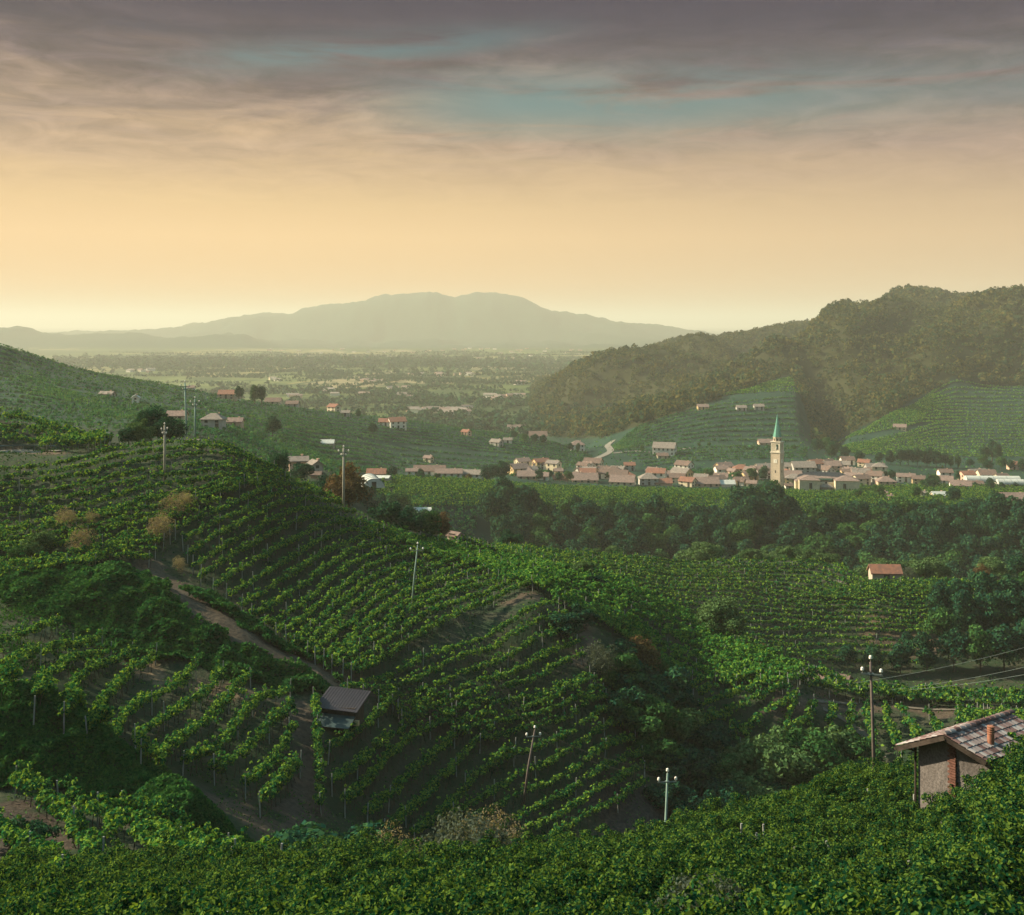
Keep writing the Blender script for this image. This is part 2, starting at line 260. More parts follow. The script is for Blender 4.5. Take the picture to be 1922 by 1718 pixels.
def bump(x, y, b):
    c, s = math.cos(R_(b[5])), math.sin(R_(b[5])); u = ((x - b[0]) * c + (y - b[1]) * s) / b[2]; v = (-(x - b[0]) * s + (y - b[1]) * c) / b[3]
    r = np.sqrt(u * u + v * v); return b[4] * np.where(r < 1, np.cos(np.clip(r, 0, 1) * math.pi / 2) ** 1.3, 0), r
for b in BUMPS: ZT += bump(GX, GY, b)[0]
def H(x, y):                                      # ground height (world z)
    x = np.asarray(x, float); y = np.asarray(y, float); y = np.clip(y, DD[0], DD[-1] - 1); px = np.clip(CX + F * x / y, PX[0], PX[-1] - .01)
    i = np.clip(np.searchsorted(DD, y, side='right') - 1, 0, len(DD) - 2); j = np.clip(np.searchsorted(PX, px, side='right') - 1, 0, len(PX) - 2)
    a = (y - DD[i]) / (DD[i + 1] - DD[i]); b = (px - PX[j]) / (PX[j + 1] - PX[j])
    return CZ + (ZT[i, j] * (1 - a) * (1 - b) + ZT[i + 1, j] * a * (1 - b) + ZT[i, j + 1] * (1 - a) * b + ZT[i + 1, j + 1] * a * b)
def ray(px, py, lift=0.0, dmin=16.0, dmax=40000.0):   # where the sight line of a pixel first meets the ground (raised by lift)
    ds = np.exp(np.arange(math.log(dmin), math.log(dmax), 0.0015)); x = (px - CX) / F * ds
    over = H(x, ds) + lift - (CZ - (py - HZ) / F * ds); k = np.argmax(over >= 0)
    if over[k] < 0: k = int(np.argmax(over / ds))      # skims past a brow: the closest approach
    return float(x[k]), float(ds[k]), float(H(x[k], ds[k]))
# ------------------------------------------------------------------ materials
def new_mat(name, rough=0.8):
    m = bpy.data.materials.new(name); m.use_nodes = True; t = NT(m.node_tree); b = t.n['Principled BSDF']
    b.inputs['Roughness'].default_value = rough; b.inputs['Specular IOR Level'].default_value = 0.25; return m, t, b
def plain_mat(name, c, rough=0.8, var=0.25, scale=1.5, bump=0.0, c2=None, metallic=0.0):
    m, t, b = new_mat(name, rough); g = t.new('ShaderNodeNewGeometry'); n = t.noise(g.outputs['Position'], scale, 6, 0.6)
    c2 = c2 or tuple(v * (1 - var) for v in c); b.inputs['Metallic'].default_value = metallic
    t.link(t.mix(t.smooth(n, 0.35, 0.68), c, c2), b.inputs['Base Color'])
    if bump:
        bp = t.new('ShaderNodeBump', _Strength=bump); t.link(t.noise(g.outputs['Position'], scale * 6, 5), bp.inputs['Height']); t.link(bp.outputs[0], b.inputs['Normal'])
    return m
def leaf_mat(name, dark, mid, light, scale=0.25, trans=0.35, isl=0.6, gloss=0.25):
    m = bpy.data.materials.new(name); m.use_nodes = True; t = NT(m.node_tree); t.n.clear()
    g = t.new('ShaderNodeNewGeometry'); n = t.noise(g.outputs['Position'], scale, 5, 0.6)
    v = t.math('ADD', t.math('MULTIPLY', n, 1.0), t.math('MULTIPLY', t.math('SUBTRACT', g.outputs['Random Per Island'], 0.5), isl))
    c = t.ramp(v, [(0.22, dark), (0.5, mid), (0.82, light)])
    d = t.new('ShaderNodeBsdfDiffuse'); tr = t.new('ShaderNodeBsdfTranslucent'); pass
    t.link(c, d.inputs[0]); c2 = t.mix(1.0, c, (1.25, 1.15, 0.55), 'MULTIPLY'); t.link(c2, tr.inputs[0])
    m1 = t.new('ShaderNodeMixShader', _Fac=trans); t.link(d.outputs[0], m1.inputs[1]); t.link(tr.outputs[0], m1.inputs[2])
    o = t.new('ShaderNodeOutputMaterial'); t.link(m1.outputs[0], o.inputs[0]); return m
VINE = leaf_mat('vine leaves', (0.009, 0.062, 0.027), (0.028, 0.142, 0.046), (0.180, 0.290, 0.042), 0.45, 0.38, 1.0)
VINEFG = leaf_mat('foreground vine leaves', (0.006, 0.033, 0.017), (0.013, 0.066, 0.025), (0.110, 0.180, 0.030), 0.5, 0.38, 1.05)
VINELIT = leaf_mat('vine leaves with painted sunlight', (0.017, 0.092, 0.028), (0.046, 0.190, 0.044), (0.165, 0.300, 0.050), 0.45, 0.40, 0.9)  # lighter, yellower copy of the vine leaves; sunlight painted into the colour
VINEFAR = leaf_mat('distant vine leaves', (0.014, 0.092, 0.048), (0.038, 0.152, 0.066), (0.115, 0.215, 0.056), 0.05, 0.35, 0.4)  # teal of shaded, hazy distance is mixed into this leaf colour
STEM = plain_mat('vine wood', (0.07, 0.05, 0.04), 0.9, 0.4, 3)
TREE = {
 'dark': leaf_mat('dark broadleaf foliage', (0.008, 0.037, 0.027), (0.016, 0.061, 0.039), (0.037, 0.099, 0.040), 0.12, 0.18, 0.8),
 'mid': leaf_mat('green broadleaf foliage', (0.018, 0.061, 0.022), (0.033, 0.097, 0.030), (0.066, 0.143, 0.039), 0.15, 0.18, 0.8),
 'pale': leaf_mat('pale olive foliage', (0.037, 0.082, 0.030), (0.066, 0.126, 0.048), (0.106, 0.175, 0.068), 0.2, 0.18, 0.8),
 'rust': leaf_mat('rusty brown foliage', (0.072, 0.049, 0.026), (0.123, 0.075, 0.038), (0.145, 0.123, 0.051), 0.2, 0.18, 0.8),
 'dry': leaf_mat('dry pinkish tan foliage', (0.12, 0.102, 0.075), (0.20, 0.17, 0.12), (0.27, 0.24, 0.15), 0.5, 0.35, 0.6),
 'hill': leaf_mat('far forest foliage', (0.015, 0.044, 0.026), (0.036, 0.070, 0.030), (0.110, 0.100, 0.034), 0.018, 0.3, 0.9),
 'creeper': leaf_mat('creeper leaves', (0.012, 0.055, 0.020), (0.026, 0.092, 0.026), (0.062, 0.145, 0.030), 0.3, 0.3, 0.5),
 'grey': leaf_mat('silver grey foliage', (0.040, 0.058, 0.045), (0.070, 0.092, 0.072), (0.11, 0.13, 0.10), 0.3, 0.3, 0.5),
}
BARK = plain_mat('bark', (0.075, 0.058, 0.045), 0.95, 0.4, 2, 0.5)
CONC = plain_mat('weathered concrete', (0.30, 0.29, 0.25), 0.9, 0.25, 2)
POSTM = plain_mat('grey concrete vineyard post', (0.27, 0.28, 0.27), 0.9, 0.3, 3)
POLEG = plain_mat('green grey painted pole', (0.20, 0.30, 0.27), 0.8, 0.25, 2)
POLEW = plain_mat('dark weathered wood pole', (0.13, 0.105, 0.10), 0.9, 0.35, 3)
IRON = plain_mat('galvanised iron', (0.14, 0.18, 0.18), 0.5, 0.2, 4, metallic=0.3)
CERAM = plain_mat('white glazed ceramic', (0.80, 0.77, 0.72), 0.25, 0.08, 6)
DARK = plain_mat('dark opening', (0.02, 0.02, 0.022), 0.6, 0.2, 3)
GLASSY = plain_mat('window glass', (0.04, 0.05, 0.055), 0.15, 0.3, 2)
SHUT = plain_mat('dark shutter paint', (0.06, 0.05, 0.045), 0.7, 0.2, 4)
def plaster(name, c): return plain_mat(name, c, 0.9, 0.22, 0.7, 0.15)
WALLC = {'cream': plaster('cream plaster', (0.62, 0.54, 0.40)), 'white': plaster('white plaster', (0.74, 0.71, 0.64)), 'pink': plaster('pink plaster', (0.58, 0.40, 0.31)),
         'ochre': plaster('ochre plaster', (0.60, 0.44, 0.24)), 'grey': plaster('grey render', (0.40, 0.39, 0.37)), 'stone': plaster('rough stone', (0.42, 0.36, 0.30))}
def tile_mat(name, c, c2, sx=2.2):
    m, t, b = new_mat(name, 0.9); tc = t.new('ShaderNodeTexCoord'); br = t.new('ShaderNodeTexNoise'); wv = t.new('ShaderNodeTexWave', _Scale=sx, _Distortion=0.6, bands_direction='X')
    t.link(tc.outputs['Object'], wv.inputs[0]); br.inputs['Scale'].default_value = 1.2; br.inputs['Detail'].default_value = 6; t.link(tc.outputs['Object'], br.inputs[0])
    t.link(t.mix(t.smooth(br.outputs[0], 0.35, 0.65), c, c2), b.inputs['Base Color'])
    bp = t.new('ShaderNodeBump', _Strength=0.6, _Distance=0.1); t.link(wv.outputs['Fac'], bp.inputs['Height']); t.link(bp.outputs[0], b.inputs['Normal']); return m
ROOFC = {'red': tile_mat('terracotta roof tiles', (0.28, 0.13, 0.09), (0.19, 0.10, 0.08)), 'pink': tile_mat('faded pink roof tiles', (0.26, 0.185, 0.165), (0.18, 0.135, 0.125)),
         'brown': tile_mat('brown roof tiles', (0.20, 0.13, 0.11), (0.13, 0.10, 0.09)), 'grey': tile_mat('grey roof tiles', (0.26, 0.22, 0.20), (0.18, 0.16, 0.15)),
         'sheet': plain_mat('pale sheet roofing', (0.50, 0.52, 0.50), 0.6, 0.2, 1)}
PATHM = plain_mat('worn path stone', (0.13, 0.115, 0.10), 0.95, 0.25, 1.5)
ROAD = plain_mat('pale gravel road', (0.20, 0.185, 0.165), 0.95, 0.2, 1.5)

# ground: earth, grass and fields mixed by what covers the land there
def ground_mat():
    m, t, b = new_mat('ground cover', 0.95); b.inputs['Specular IOR Level'].default_value = 0.1
    g = t.new('ShaderNodeNewGeometry'); at = t.new('ShaderNodeAttribute', attribute_name='cover'); se = t.new('ShaderNodeSeparateColor'); t.link(at.outputs['Color'], se.inputs[0])
    pos = g.outputs['Position']; n1 = t.noise(pos, 0.35, 8, 0.62); n2 = t.noise(pos, 2.4, 5, 0.6); n3 = t.noise(pos, 0.05, 4, 0.5)
    soil = t.mix(t.smooth(n2, 0.3, 0.7), (0.030, 0.025, 0.025), (0.060, 0.047, 0.041)); grass = t.mix(t.smooth(n1, 0.35, 0.7), (0.016, 0.036, 0.018), (0.036, 0.060, 0.026))
    near = t.mix(t.math('ADD', t.math('MULTIPLY', t.smooth(n1, 0.42, 0.62), 0.55), se.outputs[0], clamp=True), grass, soil)
    dry = t.mix(t.smooth(n2, 0.3, 0.7), (0.12, 0.088, 0.058), (0.19, 0.145, 0.095)); near = t.mix(t.math('MULTIPLY', se.outputs[2], 1.0, clamp=True), near, dry)
    green = t.mix(t.smooth(n3, 0.35, 0.65), (0.008, 0.031, 0.024), (0.016, 0.048, 0.033))
    mp = t.new('ShaderNodeMapping'); mp.inputs['Scale'].default_value = (1 / 210, 1 / 340, 1 / 300); mp.inputs['Rotation'].default_value = (0, 0, 0.3); t.link(pos, mp.inputs[0])
    vo = t.new('ShaderNodeTexVoronoi', _Scale=1.0, distance='CHEBYCHEV'); t.link(mp.outputs[0], vo.inputs[0]); sv = t.new('ShaderNodeSeparateColor'); t.link(vo.outputs['Color'], sv.inputs[0]); green = t.mix(se.outputs[2], green, (0.026, 0.030, 0.012))
    fld = t.ramp(sv.outputs[0], [(0.0, (0.032, 0.06, 0.022)), (0.3, (0.07, 0.10, 0.03)), (0.55, (0.10, 0.13, 0.045)), (0.75, (0.19, 0.17, 0.075)), (0.92, (0.24, 0.20, 0.12)), (1.0, (0.05, 0.085, 0.03))], 'CONSTANT')
    fld = t.mix(t.smooth(t.noise(pos, 0.012, 5), 0.45, 0.6), fld, (0.035, 0.06, 0.022))
    far = t.mix(se.outputs[1], green, fld)
    # alpha-like: third use of the green channel is distance class in the second attribute
    a2 = t.new('ShaderNodeAttribute', attribute_name='far'); c = t.mix(a2.outputs['Fac'], near, far)
    t.link(c, b.inputs['Base Color']); bp = t.new('ShaderNodeBump', _Strength=0.6, _Distance=0.25); t.link(n2, bp.inputs['Height']); t.link(bp.outputs[0], b.inputs['Normal'])
    return m
GROUND = ground_mat()
def seg_dist(px, py, pl):
    best = np.full(px.shape, 1e9)
    for (x0, y0), (x1, y1) in zip(pl[:-1], pl[1:]):
        dx, dy = x1 - x0, y1 - y0; u = np.clip(((px - x0) * dx + (py - y0) * dy) / (dx * dx + dy * dy + 1e-9), 0, 1)
        best = np.minimum(best, np.hypot(px - x0 - u * dx, py - y0 - u * dy))
    return best
def worldline(pts, lift=0.0, dmin=16.0, dmax=40000.0):
    return np.array([ray(a, b, lift, dmin, dmax)[:2] for a, b in pts])
BARE = [([(270, 1072), (350, 1125), (440, 1185), (535, 1238), (640, 1280)], 3.6, 0.32), ([(1070, 1165), (1100, 1190), (1120, 1215), (1085, 1245)], 2.0, 0.3), ([(960, 1130), (1000, 1118)], 1.8, 0.3),
        ([(560, 1330), (580, 1400), (575, 1480), (560, 1560)], 1.6, 0.15), ([(280, 1265), (400, 1300), (520, 1312)], 1.5, 0.8), ([(690, 1300), (760, 1320), (880, 1360)], 1.3, 0.2),
        ([(1180, 1530), (1250, 1540), (1300, 1560)], 5, 0.0), ([(1660, 1190), (1720, 1210)], 7.0, 0.5), ([(1460, 1330), (1560, 1318), (1700, 1330), (1900, 1340)], 2.2, 0.25),
        ([(0, 848), (110, 850)], 3.0, 0.35), ([(420, 1510), (540, 1575), (560, 1620)], 2.5, 0.25), ([(0, 1520), (60, 1570), (90, 1640)], 2.5, 0.1)]
lowx = [960, 985, 1010, 1040, 1130, 1200, 1260, 1330, 1400, 1485, 1500, 1520, 1535, 1560, 1600, 1650, 1720, 1790, 1850, 1930, 2300]     # lower edge of the hill forest
lowy = [812, 812, 815, 822, 822, 799, 778, 756, 729, 702, 735, 800, 842, 836, 810, 786, 748, 712, 722, 724, 724]
def build_ground():
    nd, npx = ZT.shape; co = np.stack([GX, GY, CZ + ZT], -1)
    soil = np.full(ZT.shape, 0.08); dry = np.zeros(ZT.shape)
    near = GY < 330
    for pl, wd, dr in BARE:
        wl = worldline(pl); dist = seg_dist(GX[near], GY[near], [tuple(p) for p in wl]); f = 1 - sstep(dist + 2.2 * fbm(GX[near] / 1.6, GY[near] / 1.6, 3), wd * 0.5, wd)
        soil[near] = np.maximum(soil[near], f); dry[near] = np.maximum(dry[near], f * dr)
    farv = sstep(GY, 300, 420); fields = sstep(GY, 1000, 1200) * (1 - sstep(ZT, -111, -104)) * (1 - sstep(GY, 4600, 5200))
    pyt = HZ - ZT / GY * F; pxt = np.repeat(PX[None, :], nd, 0); wood = (GY > 900) & (GY < 2600) & (ZT > -109) & (pyt < np.interp(pxt, lowx, lowy)) & (pxt > 900); dry[wood] = 1.0
    lim = {'ground': (0, 2650), 'plain': (2650, 4700), 'mountains': (4700, 50000)}
    for name, (a, b) in lim.items():
        i0 = max(0, np.searchsorted(DD, a) - 1) if a else 0; i1 = min(nd - 1, np.searchsorted(DD, b)) if b < 50000 else nd - 1
        if b < 50000: i1 = np.searchsorted(DD, b) - 1
        sub = co[i0:i1 + 1].reshape(-1, 3); r = i1 - i0 + 1
        ii, jj = np.meshgrid(np.arange(r - 1), np.arange(npx - 1), indexing='ij'); q = (ii * npx + jj).ravel()
        idx = np.stack([q, q + 1, q + npx + 1, q + npx], -1)
        me = bpy.data.meshes.new(name); me.vertices.add(len(sub)); me.vertices.foreach_set('co', sub.astype(np.float32).ravel())
        me.loops.add(idx.size); me.loops.foreach_set('vertex_index', idx.astype(np.int32).ravel()); me.polygons.add(len(idx)); me.polygons.foreach_set('loop_start', np.arange(0, idx.size, 4, dtype=np.int32))
        me.polygons.foreach_set('use_smooth', np.ones(len(idx), bool)); me.materials.append(GROUND); me.update(calc_edges=True)
        at = me.attributes.new('cover', 'FLOAT_COLOR', 'POINT'); s = slice(i0, i1 + 1)
        at.data.foreach_set('color', np.stack([soil[s], fields[s], dry[s], np.ones_like(soil[s])], -1).astype(np.float32).ravel())
        af = me.attributes.new('far', 'FLOAT', 'POINT'); af.data.foreach_set('value', farv[s].astype(np.float32).ravel())
        tag(link(name, me), kind='structure')
build_ground()

# ------------------------------------------------------------------ leaf cards
def rvec(n):
    v = RNG.normal(size=(n, 3)); return v / np.linalg.norm(v, axis=1, keepdims=True)
def cards(C, N, S, sides=4, aspect=1.0):
    """C centres (n,3), N facing (n,3), S half size (n,) -> (n,sides,3)"""
    n = len(C); N = N / np.maximum(np.linalg.norm(N, axis=1, keepdims=True), 1e-6)
    A = np.cross(N, rvec(n)); A /= np.maximum(np.linalg.norm(A, axis=1, keepdims=True), 1e-6); B = np.cross(N, A); S = np.asarray(S)[:, None]
    if sides == 4: ang = [(1, 0.0), (0.15, 0.62), (-1, 0.05), (0.1, -0.62)] if aspect == 1.0 else [(1, 0), (0, .3), (-1, 0), (0, -.3)]
    else: ang = [(1.0, 0.0), (0.45, 0.75), (-0.35, 0.85), (-0.8, 0.25), (-0.8, -0.25), (-0.35, -0.85), (0.45, -0.75)][:sides] if sides == 7 else [(1, 0), (.3, .8), (-.7, .6), (-.8, -.5), (.2, -.8)]
    return np.stack([C + A * S * a + B * S * b for a, b in ang], 1)

def resample(P, step):
    P = np.asarray(P, float); seg = np.hypot(*np.diff(P, axis=0).T); s = np.concatenate([[0], np.cumsum(seg)]); n = max(2, int(s[-1] / step) + 1); q = np.linspace(0, s[-1], n)
    return np.stack([np.interp(q, s, P[:, 0]), np.interp(q, s, P[:, 1])], 1), s[-1]
def smoothline(P, n=40):
    P = np.asarray(P, float); seg = np.hypot(*np.diff(P, axis=0).T); s = np.concatenate([[0], np.cumsum(seg)]); q = np.linspace(0, s[-1], n)
    return np.stack([pchip(s, P[:, 0], q), pchip(s, P[:, 1], q)], 1)
def off_track(x, y, gap=1.7):                    # true where no bare track runs
    global _TR
    if '_TR' not in globals(): _TR = [tuple(p) for p in worldline(BARE[0][0])]
    return seg_dist(x, y, _TR) + 2.2 * fbm(x / 1.3, y / 1.3, 3) > gap * 0.85
def row_foliage(P, per_m, leaf, ht=1.95, wid=0.55, sides=4, seed=0, gaps=0.05, low=1.0, lush=1.0, crad=0.36, cpm=4.6, roll=1.0):
    """leaf cards of one vine row along the ground line P; returns (n,sides,3)"""
    P, L = resample(P, 0.5); n = int(L * per_m); ht = ht * (0.92 + 0.16 * RNG.random())
    if n < 4: return None
    # clumps of shoots strung along the wires, then leaves on the shell of each clump
    nc = max(3, int(L * cpm)); s = RNG.random(nc) * (len(P) - 1); i = s.astype(int).clip(0, len(P) - 2); f = (s - i)[:, None]
    c = P[i] * (1 - f) + P[i + 1] * f; d = P[i + 1] - P[i]; d /= np.maximum(np.hypot(d[:, 0], d[:, 1])[:, None], 1e-6); nrm = np.stack([-d[:, 1], d[:, 0]], 1)
    m = s * 0.5; so = seed * 13.7
    vig = fbm(m / 1.3 + so, m * 0 + so, 3); vig2 = fbm(m / 6 + so + 50, m * 0 + so, 2) * roll
    keep = (vig + 0.6 * vig2 > -0.75 + gaps * 3.0)
    top = ht * (1 + 0.20 * vig + 0.14 * vig2); rad = crad * (0.65 + 0.75 * RNG.random(nc)) * (1 + 0.4 * vig)
    h = np.maximum(low + rad * .4, top - rad * 0.8 - (top - low) * 0.55 * RNG.random(nc) ** 1.6)
    off = RNG.normal(size=nc) * wid * 0.45 * lush + 0.25 * vig2; shoot = RNG.random(nc) < 0.2
    h = np.where(shoot, top + 0.05 + RNG.random(nc) * 0.4, h); rad = np.where(shoot, rad * 0.45, rad); off = np.where(RNG.random(nc) < 0.10, off * 1.9, off)
    cc = np.stack([c[:, 0] + nrm[:, 0] * off, c[:, 1] + nrm[:, 1] * off, H(c[:, 0], c[:, 1]) + h], 1)[keep]; rad = rad[keep]
    if len(cc) < 2: return None
    w_ = rad ** 2; k = RNG.choice(len(cc), int(n * len(cc) / nc), p=w_ / w_.sum()); v = rvec(len(k)); v[:, 2] = np.where(RNG.random(len(k)) < 0.45, np.abs(v[:, 2]), v[:, 2])
    C = cc[k] + v * (rad[k] * (0.70 + 0.42 * RNG.random(len(k))))[:, None] * np.array([1, 1, 0.8]); N = v + RNG.normal(size=v.shape) * 0.5 + np.array([0, 0, 0.25])
    return cards(C, N, leaf * (0.65 + 0.7 * RNG.random(len(C))), sides)
pb = MB(); pb.tube([(0, 0, -0.6), (0, 0, 2.35)], [0.055, 0.05], 5); POST = pb.mesh('vineyard_post', [POSTM])
NROWS = 0
def vine_row(P, label, group, per_m, leaf,  sides=4, seed=0, posts=6.0, ht=1.95, wid=0.55, gaps=0.05, low=1.0, lush=1.0, crad=0.36, cpm=4.6, ph=1.0, mat=None, roll=1.0):
    global NROWS
    V = row_foliage(P, per_m, leaf, ht, wid, sides, seed, gaps, low, lush, crad, cpm, roll)
    if V is None: return
    NROWS += 1; Q, L = resample(P, 1.1); r = empty('vine_row', (float(Q[0][0]), float(Q[0][1]), float(H(Q[0][0], Q[0][1]))), 0, label, 'vine row', group)
    org = np.array(r.location); parts = [V - org]
    if per_m > 45:                                # gnarled trunks under the canopy
        tb = MB()
        for q in Q:
            z = float(H(q[0], q[1])); dx, dy = RNG.normal(size=2) * 0.12; b = Vector((q[0], q[1], z - 0.1)) - Vector(org)
            tb.tube([b, b + Vector((dx, dy, 0.55)), b + Vector((dx * 1.8, dy * 1.5, 1.25))], [0.045, 0.03, 0.025], 3, cap=False)
        tv = np.array(tb.v); parts.append(tv[np.array(tb.f)])
    link('foliage', faces_mesh('foliage', parts, [mat or VINE, STEM]), r)
    if posts:
        Q2, _ = resample(P, posts)
        for k, q in enumerate(Q2):
            if k in (0, len(Q2) - 1) or RNG.random() < 0.5:
                j = RNG.normal(size=2) * 0.035; x, y = q[0] + RNG.normal() * .1, q[1] + RNG.normal() * .1
                link('post', POST, r, (x - org[0], y - org[1], float(H(x, y)) - org[2]), (j[0], j[1], 0), (1, 1, (0.85 + 0.25 * RNG.random() ** 3) * ph))
    return r
def patch_rows(keys, step, dmin=16.0, lift=1.5, n=50, dmax=198.0):
    """key rows traced in the photograph, carried to the ground, with evenly spaced rows laid between them on the ground"""
    W_ = [smoothline(worldline(k, lift, dmin, dmax), n) for k in keys]; out = []
    for a, b in zip(W_[:-1], W_[1:]):
        dist = np.median(np.hypot(*(a - b).T)); m = max(1, int(round(dist / step)))
        for j in range(m): out.append(a * (1 - j / m) + b * (j / m))
    out.append(W_[-1]); return out
# ------------------------------------------------------------------ vineyards, patch by patch
def patch(keys, step, what, group, per_m, leaf, sides=4, posts=8.0, dmin=16.0, rev=False, dmax=198.0, **k):
    rows = patch_rows(keys, step, dmin, dmax=dmax)
    if rev: rows = rows[::-1]
    for i, P in enumerate(rows):
        vine_row(P, (ordinal(i + 1) + ' ' + what), group, per_m, leaf, sides, seed=i + len(group), posts=posts, **k)
def rows_list(lst, what, group, per_m, leaf, posts=6.0, dmin=16.0, **k):
    for i, pts in enumerate(lst):
        vine_row(smoothline(worldline(pts, 1.5, dmin, 198.0)), ordinal(i + 1) + ' ' + what, group, per_m, leaf, 4, seed=i * 3 + len(group), posts=posts, **k)
# foreground, close to the viewer: real leaves
FG = [[(20, 1612), (250, 1608), (450, 1605), (700, 1612), (900, 1590), (1200, 1572), (1400, 1508), (1560, 1462), (1690, 1437)],
      [(-150, 1650), (200, 1640), (500, 1640), (900, 1622), (1300, 1580), (1600, 1520), (1735, 1492)],
      [(-180, 1700), (200, 1690), (600, 1690), (1000, 1678), (1400, 1612), (1700, 1520), (1860, 1450), (1990, 1400), (2150, 1370), (2500, 1330)],
      [(-250, 1800), (300, 1800), (800, 1795), (1200, 1760), (1600, 1680), (1922, 1570), (2200, 1500), (2560, 1440)],
      [(-350, 1960), (300, 1990), (900, 1980), (1400, 1920), (1922, 1760), (2300, 1640), (2600, 1580)]]
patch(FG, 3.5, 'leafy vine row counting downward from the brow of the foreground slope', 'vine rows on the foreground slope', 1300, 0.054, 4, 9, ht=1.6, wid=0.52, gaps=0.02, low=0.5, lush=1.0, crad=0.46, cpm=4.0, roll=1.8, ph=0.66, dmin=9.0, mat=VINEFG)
# left bank rows that run down toward the foreground
rows_list([[(30, 1452), (70, 1478), (117, 1510), (150, 1550), (190, 1590)], [(120, 1480), (187, 1528), (260, 1560), (340, 1585), (421, 1612)], [(187, 1505), (281, 1537), (375, 1578), (450, 1600)],
           [(230, 1500), (330, 1540), (430, 1580), (520, 1605)], [(-60, 1540), (0, 1560), (60, 1590), (120, 1625)]],
          'vine row counting rightward on the bare bank below the big dark mound', 'vine rows below the dark mound', 300, 0.11, 6, ht=1.8, wid=0.5)
# fan of rows left of the dirt track
rows_list([[(-60, 1228), (0, 1206), (60, 1180), (110, 1165)], [(-60, 1270), (0, 1252), (105, 1215), (190, 1192)], [(-60, 1305), (0, 1287), (120, 1243), (205, 1215)],
           [(65, 1320), (153, 1270), (197, 1240), (250, 1216)], [(120, 1345), (218, 1289), (262, 1250), (292, 1222)], [(170, 1362), (262, 1321), (328, 1285), (368, 1248)],
           [(250, 1376), (328, 1332), (386, 1296), (417, 1256)], [(262, 1402), (330, 1394), (393, 1350), (437, 1300), (472, 1264)], [(345, 1426), (437, 1372), (473, 1320), (545, 1292)],
           [(405, 1440), (473, 1398), (510, 1358), (548, 1322)], [(460, 1468), (524, 1420), (548, 1365)], [(490, 1500), (535, 1465), (562, 1430)], [(592, 1303), (597, 1387), (600, 1440), (603, 1500)]],
          'vine row counting rightward in the fan below the long creeper mound', 'vine rows fanned out between mound and shed', 190, 0.13, 5.5, wid=0.36, gaps=0.01, crad=.29, cpm=7)
rows_list([[(618, 1405), (679, 1362), (722, 1325), (745, 1300)], [(622, 1462), (721, 1385), (780, 1345), (815, 1300)], [(645, 1500), (721, 1427), (780, 1385), (850, 1335)],
           [(690, 1522), (758, 1467), (805, 1430), (860, 1372), (880, 1350)], [(720, 1550), (768, 1520), (810, 1478), (885, 1400), (925, 1365)], [(777, 1562), (843, 1512), (900, 1450), (965, 1398)]],
          'vine row counting rightward on the dark slope beyond the shed', 'vine rows climbing beside the shed', 180, 0.13, 5.5, wid=0.34, gaps=0.01, crad=.28, cpm=7)
patch([[(650, 1283), (780, 1238), (920, 1185), (1050, 1128)], [(740, 1318), (860, 1290), (980, 1250), (1085, 1200)], [(755, 1340), (880, 1322), (1000, 1302), (1108, 1262)], [(900, 1385), (960, 1372), (1050, 1348), (1140, 1308)],
       [(850, 1520), (940, 1465), (1060, 1410), (1180, 1352)], [(905, 1562), (1000, 1512), (1090, 1467), (1205, 1410)], [(1000, 1585), (1075, 1548), (1150, 1502), (1212, 1462)]],
      2.15, 'vine row downhill on the shaded nose of the middle slope', 'vine rows on the shaded nose', 130, 0.14, 4, 6, ht=1.7, wid=0.30, gaps=0.0, crad=.27, cpm=7)
patch([[(330, 990), (450, 938), (545, 905), (600, 915)], [(375, 1078), (475, 1018), (600, 965), (690, 975)], [(450, 1130), (565, 1064), (680, 1005), (775, 1003)], [(520, 1178), (628, 1110), (760, 1042), (860, 1022)],
       [(592, 1222), (698, 1155), (830, 1087), (940, 1058)], [(662, 1262), (768, 1198), (900, 1132), (1010, 1088)]],
      2.5, 'vine row downhill on the tall sunlit flank of the middle hill', 'vine rows on the flank of the middle hill', 120, 0.155, 4, 6, ht=1.7, wid=0.34, gaps=0.0, crad=.28, cpm=7)
patch([[(-60, 884), (130, 862), (230, 838), (330, 826), (430, 836), (500, 868)], [(-60, 932), (120, 914), (270, 880), (400, 866), (545, 898)], [(-60, 985), (150, 965), (300, 925), (400, 905), (520, 905)], [(-60, 1028), (100, 1018), (220, 1000), (330, 985)], [(-60, 1072), (70, 1060), (200, 1040), (280, 1042)]],
      2.7, 'vine row downhill from the crest behind the tall concrete pole', 'vine rows across the upper left hillside', 115, 0.165, 4, 6, ht=1.7, wid=0.38, gaps=0.0, crad=.30, cpm=7)
patch([[(-160, 772), (-60, 770), (60, 772), (150, 790), (205, 825)], [(-160, 800), (-60, 800), (60, 802), (130, 815), (190, 842)], [(-160, 826), (-60, 826), (60, 828), (120, 836), (165, 850)]],
      2.8, 'vine row on the round knoll above the narrow road', 'vine rows on the knoll above the road', 62, 0.24, 4, 7, dmin=165, dmax=215, ht=2.2, wid=0.75, gaps=0.0)
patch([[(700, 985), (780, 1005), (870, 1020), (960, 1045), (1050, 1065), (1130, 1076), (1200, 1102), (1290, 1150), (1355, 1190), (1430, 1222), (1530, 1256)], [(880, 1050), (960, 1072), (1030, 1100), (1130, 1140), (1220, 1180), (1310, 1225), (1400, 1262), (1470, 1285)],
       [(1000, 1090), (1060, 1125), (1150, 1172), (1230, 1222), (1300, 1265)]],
      2.6, 'vine row downhill from the crest of the bright green spur', 'vine rows along the bright green spur', 105, 0.20, 4, 6, ht=1.9, wid=0.52, gaps=0.0, lush=1.05, mat=VINELIT)
